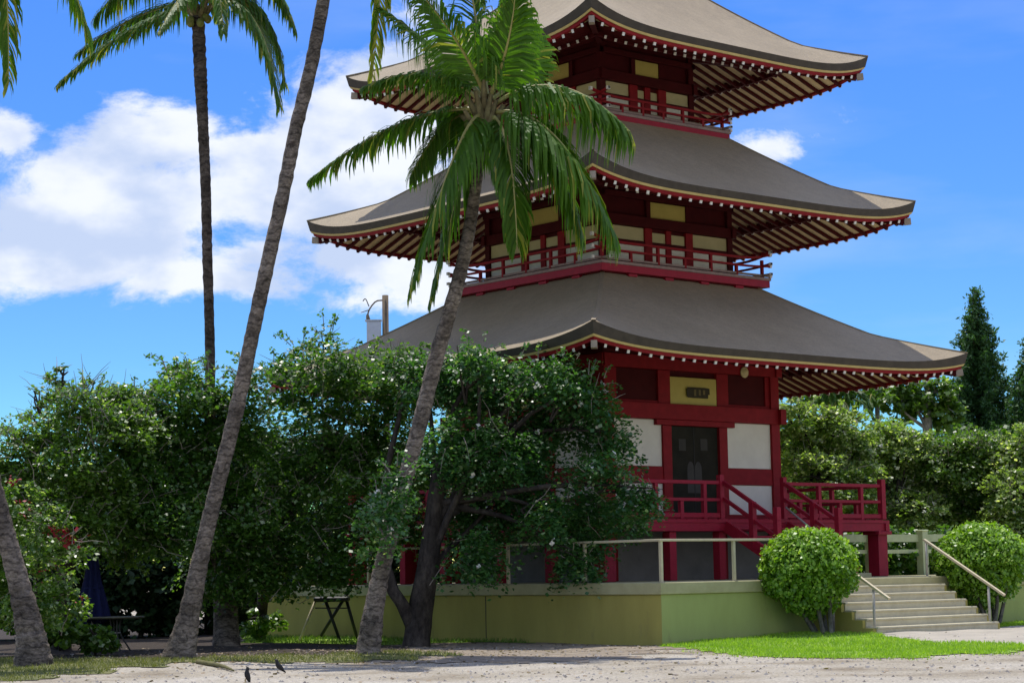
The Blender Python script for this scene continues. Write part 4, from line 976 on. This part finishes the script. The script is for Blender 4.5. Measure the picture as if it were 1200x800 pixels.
# thin dead-topped tree poking out at the skyline
tree('sparse_tree', 'sparse twiggy treetop sticking out against the sky at far left', (70, 757), 48,
     [(72, 700, 48), (70, 600, 48), (68, 500, 48), (72, 450, 48)],
     clumps_px(48, [(65, 445, 16, 7), (40, 458, 10, 5), (90, 455, 16, 7), (75, 432, 8, 6), (105, 450, 10, 6), (35, 488, 16, 5), (10, 506, 14, 4), (60, 470, 16, 8)], dy=.2),
     LEAF_B, 46, 18, .14, .10, r0=.07, limb_n=8, twig=46, pale=.1)
# flowering shrub in front left
tree('flowering_shrub', 'flowering shrub with small red blooms behind the left edge palm', (40, 760), 39.5,
     [(40, 740, 39.5), (42, 700, 39.5), (44, 660, 39.5)],
     clumps_px(39.6, [(20, 590, 36, 30), (55, 625, 34, 34), (20, 650, 40, 40), (70, 670, 32, 34), (40, 710, 46, 30), (95, 640, 16, 16), (-20, 640, 36, 60), (75, 712, 26, 22), (-15, 710, 30, 30)], dy=.5),
     LEAF_B, 260, 36, .20, .085, r0=.06, limb_n=9, cat='shrub', twig=90, pale=.14, shell=.5)
# the red blooms themselves
fl = bpy.data.objects[[o.name for o in bpy.data.objects if o.name.startswith('flowering_shrub')][0]]
for (x, y, n, s) in ((78, 631, 15, .085), (66, 622, 6, .07), (14, 563, 4, .08), (30, 600, 5, .06), (24, 588, 3, .06), (98, 702, 2, .05), (60, 660, 3, .04), (44, 672, 3, .04)):
    c = np.array(at(x, y, 38.95))-np.array(fl.location); P = c+rng.normal(0, .07+.004*n, (n*4, 3))*np.array([1, .5, .6])
    tag(quads_mesh('bloom', leaf_quads(P, s, .2, 0, .5), np.full(n*4, .5), FLOWER_R, fl), kind='stuff')
c = at(323, 661, 44.6)
# low plants and dark hedge filling the shade behind
for i, (x, Y, h, wd) in enumerate(((-40, 53, 590, 60), (30, 54, 575, 62), (100, 55, 560, 60), (165, 55, 545, 58), (225, 56, 530, 58), (290, 57.5, 525, 56), (352, 66, 520, 56), (412, 66, 520, 56), (470, 66.5, 525, 56), (528, 67, 560, 50))):
    lab = ['leftmost', 'second from left', 'third from left', 'fourth from left', 'fifth from left', 'sixth from left', 'seventh from left', 'eighth from left', 'ninth from left', 'tenth and nearest the pagoda'][i]
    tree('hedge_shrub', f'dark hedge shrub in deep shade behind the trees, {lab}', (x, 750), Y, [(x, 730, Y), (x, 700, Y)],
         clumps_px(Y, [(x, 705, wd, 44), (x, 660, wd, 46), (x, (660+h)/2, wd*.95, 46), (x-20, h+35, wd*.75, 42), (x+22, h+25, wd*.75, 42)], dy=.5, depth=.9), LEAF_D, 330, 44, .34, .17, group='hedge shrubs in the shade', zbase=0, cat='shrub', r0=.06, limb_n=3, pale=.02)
for i, (x, y, Y, lab) in enumerate(((70, 758, 41.5, 'small leafy plant growing beside the base of the left edge palm'), (112, 767, 42.0, 'low leafy plant under the closed blue parasol'), (305, 748, 49, 'low leafy plant at the left end of the terrace wall'))):
    tree('low_plant', lab, (x, y), Y, [(x, y-14, Y), (x+2, y-26, Y)], clumps_px(Y, [(x, y-22, 22, 16), (x-12, y-12, 18, 10), (x+12, y-14, 18, 10)], dy=.2), LEAF_B, 34, 24, .14, .12, cat='plant', r0=.025, limb_n=3, pale=.06)

# ------------------------------------------------------------------ round topiary bushes
STEMB = bark_material('bush_stem_bark', (.24, .22, .19), (.10, .09, .075), scale=9)
def topiary(label, px, py, rx, rz, d_y, x_loc, base_y, seed):
    base = loc2w(x_loc, d_y); base.z = float(ground_z(base.x, base.y)); Y = base.y
    root = tag(empty('round_bush', base), label, 'bush', 'clipped round bushes')
    c = at(px, py, Y)-base; k = Y/FPX; r = np.array([rx*k, rx*k*.98, rz*k])
    n = 12000; d = unitv(n); rad = 1-.20*rng.random(n)**1.3
    lump = 1+.075*np.sin(d[:, 0]*7+seed)*np.cos(d[:, 2]*8+seed*2)+.045*np.sin(d[:, 1]*13+d[:, 2]*11)+.03*np.sin(d[:, 0]*23+d[:, 2]*19)
    P = np.array(c)+d*r*(rad*lump)[:, None]*np.where(d[:, 2:3] < 0, np.array([[1, 1, 1.12]]), 1); P[:, :2] -= (P[:, :2]-np.array(c)[:2])*np.clip(-d[:, 2:3]-.25, 0, 1)*.35
    low = d[:, 2] < -.55; keep = ~low | (rng.random(n) < .55); P, d2 = P[keep], d[keep]
    # upright shoots on the top
    tone = np.clip(.45+.16*np.sin(d2[:, 0]*15+seed)*np.sin(d2[:, 2]*17)+rng.normal(0, .17, len(P)), 0, .9)
    V = leaf_quads(P, .072, .15, -.2, .46, d2*1.2); T = np.where(rng.random(len(P)) < .04, 1, tone)
    quads_mesh('foliage', V, T, LEAF_T, root)
    m = 2200; d = unitv(m); d[:, 2] = np.abs(d[:, 2]); P = np.array(c)+d*r*(1.0+.05*np.sin(d[:, :1]*9+seed)*np.sin(d[:, 1:2]*8))+rng.normal(0, .035, (m, 3))
    tag(quads_mesh('new_shoots', leaf_quads(P, .09, -.1, -1.2, .32, d), np.clip(rng.normal(.8, .15, m), 0, 1), LEAF_T, root), kind='stuff')
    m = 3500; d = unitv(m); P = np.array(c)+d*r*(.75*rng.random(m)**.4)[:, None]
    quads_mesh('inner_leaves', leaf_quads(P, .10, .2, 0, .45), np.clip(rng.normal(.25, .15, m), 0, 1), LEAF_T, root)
    b = MB()
    for q in range(6):
        a = q*1.05+seed; s = Vector((math.cos(a)*.16, math.sin(a)*.12, -.08)); e = c+Vector((math.cos(a)*r[0]*.55, math.sin(a)*r[1]*.55, -r[2]*.25))
        limbs(b, s, [e], .055, .03, wob=.05)
    b.build('stems', STEMB, root, True)
topiary('large clipped round bush left of the garden steps', 948, 668, 56, 48, -9.35, -2.72, 746, 1.3)
topiary('clipped round bush at the right edge beyond the steps', 1150, 660, 54.5, 46, -8.98, 3.35, 727, 2.9)

# ------------------------------------------------------------------ background on the right
RB = [('shrub with pale leaves and white blossom just right of the pagoda', 950, 612, 58.5, [(935, 486, 26, 20), (965, 506, 34, 28), (930, 526, 30, 34), (990, 531, 34, 28), (960, 558, 40, 34), (1005, 568, 28, 30), (940, 588, 34, 26), (985, 496, 26, 18), (1010, 530, 26, 30)], LEAF_P),
      ('grey green shrub behind the red deck railing', 1050, 612, 59.5, [(1030, 536, 32, 26), (1060, 526, 34, 24), (1045, 573, 40, 34), (1075, 558, 34, 30), (1015, 588, 30, 30), (1065, 603, 40, 26), (1035, 511, 24, 14)], LEAF_P),
      ('green shrub above the right round bush', 1130, 612, 60.5, [(1110, 541, 36, 26), (1140, 526, 34, 24), (1120, 583, 44, 32), (1160, 568, 34, 30), (1095, 598, 34, 26), (1150, 603, 36, 24)], LEAF_B),
      ('bushy shrub at the right edge above the terrace', 1200, 612, 58.0, [(1190, 536, 26, 24), (1215, 526, 30, 30), (1185, 578, 24, 26), (1215, 588, 36, 34), (1190, 618, 28, 22), (1225, 638, 30, 30)], LEAF_P)]
for lab, x, y, Y, cl, m in RB:
    tree('garden_shrub', lab, (x, 660), Y, [(x, 650, Y), (x, 600, Y), (x+3, 560, Y)], clumps_px(Y, cl, dy=1.1, k_r=1.02), m, 420, 64, .24, .105, sprays=260, pads=.6, group='shrubs beyond the terrace', cat='shrub', zbase=0, r0=.09, limb_n=8, twig=110, flower=(80 if m is LEAF_P else 24, .085, FLOWER_W), pale=.20, shell=.5)
for i, (x, Y) in enumerate(((925, 66), (1005, 67), (1085, 68), (1165, 67), (1240, 66))):
    lab = ['beside the pagoda wall', 'behind the deck railing', 'behind the bare trunk', 'below the conifer', 'outermost to the right'][i]
    tree('hedge_shrub', f'dark hedge far behind the right shrubs, {lab}', (x, 660), Y, [(x, 640, Y), (x, 600, Y)], clumps_px(Y, [(x, 640, 46, 46), (x-14, 595, 42, 48), (x+16, 570, 42, 46), (x-22, 530, 34, 26), (x+26, 522, 34, 26)], dy=.6), LEAF_A, 190, 30, .38, .22, group='hedge far right', cat='shrub', zbase=0, r0=.08, limb_n=3, pale=.03)
tree('broadleaf_tree', 'leafy tree with bare grey trunk under the lowest roof tip', (1087, 640), 64, [(1087, 600, 64), (1087, 520, 64), (1087, 470, 64), (1089, 445, 64)],
     clumps_px(64, [(1065, 455, 26, 22), (1100, 462, 24, 20), (1050, 470, 22, 16), (1110, 485, 22, 18), (1075, 480, 20, 14)], dy=.6), LEAF_B, 120, 34, .26, .16, zbase=0, r0=.16, limb_n=5, pale=.05, bark=PALEBARK, group='trees beyond the terrace')

for i, (lx, ly) in enumerate(((4.3, -2.0), (6.0, -2.1), (7.7, -2.2), (9.4, -2.2))):
    lab = ['nearest the red deck leg', 'second from the red deck leg', 'third from the red deck leg', 'behind the right round bush'][i]
    q = loc2w(lx, ly); root = tag(empty('clipped_hedge', (q.x, q.y, PT)), f'low dark hedge just behind the pale green fence, {lab}', 'shrub', 'low hedge behind the fence')
    crown('crown', root, [((0, 0, .45), (.95, .7, .55)), ((.3, .1, .8), (.8, .6, .45)), ((-.4, .1, .85), (.7, .6, .4))], LEAF_A, 120, 34, .22, .12, pale=.02, shell=.3)
    b = MB(); limbs(b, (0, 0, -.05), [(.4, 0, .7), (-.4, .1, .7), (0, -.2, .9)], .04, .012); b.build('stems', BARK, root)
# conifers
def conifer(label, px, ytop, Y, ybase_px, wpx, n_tier, seed):
    rr = random.Random(seed); base = Vector((*at(px, 640, Y)[:2], 0)); top = at(px, ytop, Y); Hh = top.z
    root = tag(empty('conifer', base), label, 'tree', 'tall conifers on the right')
    b = MB(); b.tube([(0, 0, -.2), (0, 0, Hh*.5), (0, 0, Hh)], [.22, .13, .015], 8); b.build('trunk', BARK, root, True)
    P = []; lb = MB(); zlow = at(px, ybase_px, Y).z
    for i in range(n_tier):
        f_ = i/(n_tier-1); z = zlow+(Hh-zlow)*f_**.92; r = wpx*Y/FPX*((1-f_)**1.0*.97+.03)*rr.uniform(.78, 1.2)
        k = 7 if f_ < .8 else 5
        for q in range(k):
            a = 2*math.pi*(q+rr.random()*.7)/k+i*.9; rq = r*rr.uniform(.75, 1.15); d = Vector((math.cos(a), math.sin(a), 0))
            tip = Vector((0, 0, z+rq*.22))+d*rq
            lb.tube([(0, 0, z), Vector((0, 0, z-.02))+d*rq*.6, tip], [.025, .015, .006], 4, caps=False)
            m = max(6, int(70*rq))
            for _ in range(m):
                t = rr.random()**.7; p = Vector((0, 0, z+rq*.22*t*t))+d*rq*t; sp = .12*(1.1-t*.5); P.append(p+Vector((rr.gauss(0, sp), rr.gauss(0, sp), rr.gauss(.03, sp*.7))))
    tag(lb.build('limbs', BARK, root), kind='stuff')
    P = np.array(P); T = np.clip(rng.normal(.45, .22, len(P)), 0, 1); T = np.where(rng.random(len(P)) < .0, 1, T)
    quads_mesh('crown', np.concatenate([leaf_quads(P, .15, .2, -.7, .20), leaf_quads(P+rng.normal(0, .05, P.shape), .13, .2, -.7, .20)]), np.concatenate([T, T*.8]), LEAF_N, root)
conifer('tall narrow dark conifer rising against the sky right of the pagoda', 1155, 342, 70, 575, 70, 50, 3)
conifer('conifer cut off by the right edge of the picture', 1214, 402, 67, 580, 52, 30, 5)

# background palm-like plants under the right roof tip
def rosette(name, label, px, py, Y, n, lenpx, m, leaf, hang, cat, broad=False, stem=.08):
    base = Vector((*at(px, 640, Y)[:2], 0)); c = at(px, py, Y)-base
    root = tag(empty(name, base), label, cat)
    b = MB(); b.tube(spline([(0, 0, -.1), (c.x*.3+.05, 0, c.z*.5), c], 8), stem, 8); b.build('stem', PALEBARK, root, True)
    k = Y/FPX
    for i in range(n):
        a = 2*math.pi*i/n+random.uniform(-.2, .2); el = random.uniform(.1, .9); L = lenpx*k*random.uniform(.8, 1.1)
        d = Vector((math.cos(a)*math.cos(el), math.sin(a)*math.cos(el), math.sin(el)))
        p1 = c+d*L*.55+Vector((0, 0, .10*L)); p2 = c+d*L*.95-Vector((0, 0, L*(.45 if not broad else .25)))
        if not broad: frond(root, c, p1, p2, leaf=leaf, nleaf=34, hang=hang, m=m)
        else:
            s = d.cross(Vector((0, 0, 1))).normalized(); q = MB(); N_ = 8; rows = []
            cc = p1*2-(c+p2)*.5
            for j in range(N_+1):
                t = j/N_; p = (1-t)**2*c+2*t*(1-t)*cc+t*t*p2; wd = leaf*math.sin(math.pi*min(1, .06+t*.94))**.6
                rows += [p-s*wd+Vector((0, 0, wd*.25)), p, p+s*wd+Vector((0, 0, wd*.25))]
            q.add(rows, [(j*3+u, j*3+u+1, j*3+u+4, j*3+u+3) for j in range(N_) for u in (0, 1)])
            o = q.build('leaf', m, root, True); at_ = o.data.attributes.new('tint', 'FLOAT', 'FACE'); at_.data.foreach_set('value', np.full(len(o.data.polygons), random.uniform(.4, .95), dtype=np.float32))
rosette('garden_palm', 'low dark feathery palm behind the pagoda corner', 972, 480, 63, 16, 52, FRONDD, .55, .5, 'palm')
rosette('garden_palm', 'small arching palm just below the roof between pagoda and bare trunk', 1028, 472, 66, 12, 48, FRONDD, .5, .6, 'palm')
rosette('banana_plant', 'pale green banana plant standing left of the bare trunk', 1052, 512, 61.5, 9, 36, LEAF_B, .16, .3, 'plant', broad=True)
rosette('banana_plant', 'broad leaved plant seen through the deck railing', 1000, 600, 57.5, 8, 36, LEAF_B, .15, .3, 'plant', broad=True)

# ------------------------------------------------------------------ small things
# utility pole far left of the roof
pb = Vector((*at(452, 400, 75)[:2], 0)); pole = tag(empty('utility_pole', pb), 'weathered wooden utility pole with curved arm left of the lowest roof', 'pole')
ztop = at(452, 346, 75).z
WOOD = mat('pole_wood', (.20, .155, .105), (.12, .09, .06), rough=.95, scale=6, stretch=(1, 1, .2))
b = MB(); b.tube([(0, 0, -.3), (0, 0, ztop*.6), (0, 0, ztop)], [.15, .125, .115], 10); b.build('shaft', WOOD, pole, True)
b = MB(); b.tube(spline([(-.08, 0, ztop-.18), (-.35, 0, ztop-.22), (-.58, 0, ztop-.5), (-.66, 0, ztop-.75)], 8), .028, 6); b.tube([(-.66, 0, ztop-.7), (-.62, 0, ztop-.95)], [.05, .09], 8); b.build('lamp_arm', WOOD, pole, True)
b = MB(); b.tube(spline([(-.6, 0, ztop-.4), (-.72, 0, ztop-.12), (-.82, 0, ztop-.2)], 6), .02, 5); b.tube([(-.58, 0, ztop-.52), (-.9, 0, ztop-.62)], [.02, .012], 5); b.build('wire_bracket', LIP, pole, True)
b = MB(); b.box(-.68, -.17, -.14, .14, ztop-2.3, ztop-.95, bev=.03); b.box(-.74, -.14, -.16, .16, ztop-.95, ztop-.9); b.build('equipment_box', mat('pale_grey_metal', (.52, .56, .62), (.44, .47, .52), rough=.5), pole)

# closed blue parasol
pp = ground_at(108, 763); par = tag(empty('closed_parasol', (pp.x, pp.y, 0)), 'closed navy blue garden parasol in the shade at left', 'parasol')
Yp = pp.y; zt, zb_ = at(111, 640, Yp).z, at(108, 728, Yp).z; k = Yp/FPX
BLUE = mat('navy_canvas', (.008, .012, .070), (.005, .008, .048), rough=.85, scale=12)
b = MB(); rows = [(zt+.03, .02, 0), (zt-.05, 4.5*k, .1), (zt-.45*(zt-zb_), 8.5*k, .22), (zt-.75*(zt-zb_), 14*k, .28), (zb_+.05, 17*k, .33), (zb_, 16.5*k, .36)]; nn = 48
for (z, r, pl) in rows:
    for q in range(nn):
        a = 2*math.pi*q/nn; b.v.append((r*(1+pl*math.cos(a*8))*math.cos(a), r*(1+pl*math.cos(a*8))*math.sin(a), z+(.06*math.cos(a*8) if z == zb_ else 0)))
for i in range(len(rows)-1):
    for q in range(nn): b.f.append((i*nn+q, i*nn+(q+1) % nn, (i+1)*nn+(q+1) % nn, (i+1)*nn+q)); b.m.append(0)
b.build('canopy', BLUE, par, True)
b = MB(); b.tube([(0, 0, 0), (0, 0, zt+.10)], .022, 8); b.build('pole', METAL, par, True)
b = MB(); b.tube([(0, 0, 0), (0, 0, .05), (0, 0, .07), (0, 0, .2)], [.25, .25, .06, .04], 16); b.build('base', GREYWALL, par)
b = MB(); zs = zt-.55*(zt-zb_); b.tube([(0, 0, zs-.02), (0, 0, zs+.02)], 11.5*k, 24); b.build('tie_strap', BLUE, par)

# small garden table by the parasol
tp = ground_at(132, 764); tb = tag(empty('garden_table', (tp.x, tp.y+.3, 0)), 'small low table with curved legs in the shade right of the parasol', 'table')
b = MB(); b.tube([(0, 0, .70), (0, 0, .725), (0, 0, .74)], [.58, .62, .60], 28); b.build('tabletop', mat('weathered_teak', (.16, .15, .10), (.10, .095, .06), rough=.8, scale=8), tb)
for q in range(4):
    a = q*math.pi/2+.5; b = MB(); b.tube(spline([(.12*math.cos(a), .12*math.sin(a), .70), (.10*math.cos(a), .10*math.sin(a), .4), (.34*math.cos(a), .34*math.sin(a), 0)], 8), .018, 6); b.build('leg', mat('dull_iron', (.06, .06, .055), rough=.7), tb, True)
b = MB(); b.tube([(.1*math.cos(i*.524), .1*math.sin(i*.524), .4) for i in range(13)], .012, 6); b.build('ring_brace', METAL, tb, True)

# black folding trestle stool in front of the terrace
ts_ = ground_at(385, 752); tr = tag(empty('folding_stool', (ts_.x, ts_.y, 0)), 'black folding stool with crossed legs before the shaded terrace wall', 'stool')
BLACK = mat('black_metal', (.018, .018, .02), (.012, .012, .013), rough=.45); k = ts_.y/FPX
def rel(x, y, dy): p = at(x, y, ts_.y+dy); return Vector((p.x-ts_.x, dy, p.z))
for (a, c_, m) in (((371, 700, -.2), (349.5, 753.5, -.25), CREAMRAIL), ((381, 702, -.2), (399.5, 753.5, -.2), BLACK), ((411, 688, .25), (376, 745, .3), BLACK), ((405, 699, .25), (418.5, 748, .3), BLACK)):  # the cream leg has the light falling on it put into its colour
    b = MB(); b.tube([rel(*a), rel(*c_)], .038 if m is BLACK else .028, 8); b.build('leg', m, tr, True)
b = MB(); p, q = rel(369, 706, 0), rel(409, 694, 0); b.box(p.x, q.x, -.28, .33, p.z+.02, p.z+.14, bev=.03); b.build('seat', BLACK, tr)
for y in (-.2, .25):
    b = MB(); b.bar(rel(369, 712, y), rel(408, 712, y), .02, .03); b.build('brace', BLACK, tr)

# two small dark birds on the gravel
def bird(label, px, py, face_a, pitch):
    g = ground_at(px, py+4); root = tag(empty('bird', (g.x, g.y, float(ground_z(g.x, g.y))), face_a), label, 'bird', 'birds on the gravel')
    DARK = mat('dark_feathers', (.022, .019, .018), (.012, .011, .011), rough=.6, scale=20)
    ax = [(-.14, .0, .008), (-.09, .008, .018), (-.055, .018, .032), (0, .03, .043), (.04, .045, .038), (.062, .066, .026), (.078, .084, .026), (.095, .09, .021), (.106, .088, .010), (.128, .082, .003)]
    R = Matrix.Rotation(-pitch, 3, 'Y'); b = MB(); b.tube([R @ Vector((x, 0, z)) + Vector((0, 0, .085)) for x, z, r in ax], [r for *_, r in ax], 10); b.build('body', DARK, root, True)
    for s in (-1, 1):
        b = MB(); b.tube([(0, s*.016, .06), (.008, s*.018, .03), (.0, s*.018, .002)], .005, 5); b.tube([(-.012, s*.018, .004), (.028, s*.022, .004)], .004, 5); b.build('leg', mat('bird_leg_yellow', (.3, .2, .04), rough=.6), root)
        b = MB(); pts = [R @ Vector(p)+Vector((0, 0, .085)) for p in ((.045, s*.034, .045), (.0, s*.046, .035), (-.06, s*.028, .022), (-.10, s*.012, .008), (-.05, s*.030, .004), (.0, s*.044, .012))]
        b.add(pts+[p+Vector((0, -s*.008, 0)) for p in pts], [tuple(range(6)), tuple(range(11, 5, -1))]+[(i, (i+1) % 6, (i+1) % 6+6, i+6) for i in range(6)]); b.build('wing', DARK, root)
bird('small dark bird standing upright at the bottom edge of the gravel', 288, 795, math.pi*.93, 1.0)
bird('small dark bird with tail to the right, farther back on the gravel', 326, 785, math.pi*1.02, .55)
# dark strip added in place of the palm trunk's cast shadow
fa, fb = ground_at(232, 778), ground_at(274, 787); g = tag(empty('trunk_shadow_strip', (fa.x, fa.y, 0)), 'dark strip standing for the shadow of the thick palm trunk on the gravel', 'shadow')
b = MB(); d = fb-fa; b.tube(spline([(0, 0, .05), d*.5+Vector((.1, 0, .04)), d+Vector((0, 0, .025))], 10), [.05-.0035*i for i in range(11)], 7, jit=.1); b.build('stem', mat('shadow_strip_dark', (.15, .14, .05), (.09, .08, .035), rough=.9), g, True)

# ------------------------------------------------------------------ grass, litter and stones (stuff)
def blades(name, label, inside, bbox, n, h, wd, m, cat='grass', edge=None, dz=.012):
    X = rng.uniform(bbox[0], bbox[1], n); Y = rng.uniform(bbox[2], bbox[3], n); k = inside(X, Y); X, Y = X[k], Y[k]; n = len(X)
    # patchy: thin out by slow noise
    pn = np.sin(X*1.7+np.sin(Y*1.1)*2)+np.sin(Y*2.1+X*.6); keep = rng.random(n) < np.clip(.72+.25*pn, .25, 1); X, Y = X[keep], Y[keep]; n = len(X)
    Z = ground_z(X, Y)+dz; a = rng.uniform(0, 2*np.pi, n); hh = h*rng.uniform(.5, 1.4, n); le = rng.normal(0, .5, (n, 2))*hh[:, None]
    b0 = np.stack([X-np.cos(a)*wd, Y-np.sin(a)*wd, Z], 1); b1 = np.stack([X+np.cos(a)*wd, Y+np.sin(a)*wd, Z], 1); t = np.stack([X+le[:, 0], Y+le[:, 1], Z+hh], 1)
    o = quads_mesh(name, np.stack([b0, b1, t], 1), np.clip(rng.normal(.45, .22, n)+.12*pn[keep], 0, 1), m); tag(o, label, cat, kind='stuff'); return o
GRASSM = leaf_mat('grass_blade', (.15, .27, .014), (.31, .46, .045), (.44, .52, .11), trans=.38, rough=.6)
DRYG = leaf_mat('dry_grass_blade', (.085, .105, .022), (.235, .235, .085), (.36, .31, .15), trans=.25, rough=.7)
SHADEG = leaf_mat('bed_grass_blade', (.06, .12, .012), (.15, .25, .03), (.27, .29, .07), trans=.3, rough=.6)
blades('lawn_grass', 'short bright green lawn in front of the terrace and steps', lambda X, Y: lawn_in(X, Y) | lawn2_in(X, Y), (-2, 20, 32, 58), 330000, .055, .011, GRASSM)
blades('dry_grass', 'patchy dry grass around the palm bases', lambda X, Y: dry_in(X, Y) | (dry_in(X, Y+.5) & (np.sin(X*5+Y*3) > .2)), (-20, 2, 30, 52), 120000, .06, .011, DRYG)
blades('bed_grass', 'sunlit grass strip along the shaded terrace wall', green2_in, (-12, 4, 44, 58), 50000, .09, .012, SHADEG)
blades('lawn_fringe', 'thin ragged tufts where the lawn meets the gravel', poly_mask(gp((770, 759), (860, 768), (960, 772), (1060, 773), (1200, 766), (1200, 760), (1060, 766), (860, 761))), (-2, 14, 30, 44), 14000, .045, .010, GRASSM)
def litter(name, label, n, bbox, size, m, dens, cat):
    X = rng.uniform(bbox[0], bbox[1], n); Y = rng.uniform(bbox[2], bbox[3], n); k = rng.random(n) < dens(X, Y); X, Y = X[k], Y[k]; n = len(X)
    P = np.stack([X, Y, ground_z(X, Y)+size*.18], 1); V = leaf_quads(P, size, 2.2, 0, .4)
    tag(quads_mesh(name, V, rng.random(n), m), label, cat, kind='stuff')
LITTER = leaf_mat('dead_leaves', (.12, .085, .055), (.34, .26, .17), (.45, .38, .28), trans=.1, rough=.8)
litter('leaf_litter', 'dead brown leaves scattered on the gravel under the trees', 26000, (-14, 9, 29, 47), .07, LITTER, lambda X, Y: np.clip(.02+.9*np.exp(-((Y-40.5)/3.0)**2)*np.exp(-((X+3.5)/5.0)**2)+.10*(np.sin(X*1.3+Y*2.2) > .75), 0, 1), 'leaves')
def stones(n=5200):
    X = rng.uniform(-13, 15, n); Y = rng.uniform(27.5, 43, n); k = ~(lawn_in(X, Y) | dry_in(X, Y)); X, Y = X[k], Y[k]; n = len(X); s = .012+.03*rng.random(n)**3
    o = np.array([(1, 0, 0), (-.5, .87, 0), (-.5, -.87, 0), (0, 0, .8)]); Fc = [(0, 1, 3), (1, 2, 3), (2, 0, 3)]; a = rng.uniform(0, 6.28, n); T = []
    for f_ in Fc:
        q = []
        for v in f_:
            x = o[v, 0]*np.cos(a)-o[v, 1]*np.sin(a); y = o[v, 0]*np.sin(a)+o[v, 1]*np.cos(a); q.append(np.stack([X+x*s, Y+y*s*.8, ground_z(X, Y)+o[v, 2]*s], 1))
        T.append(np.stack(q, 1))
    tag(quads_mesh('gravel_stones', np.concatenate(T), np.tile(rng.random(n), 3), leaf_mat('gravel_stone', (.22, .19, .16), (.50, .46, .41), trans=0, rough=.9, spec=.1)), 'loose pale gravel stones scattered over the ground', 'gravel', kind='stuff')
stones()
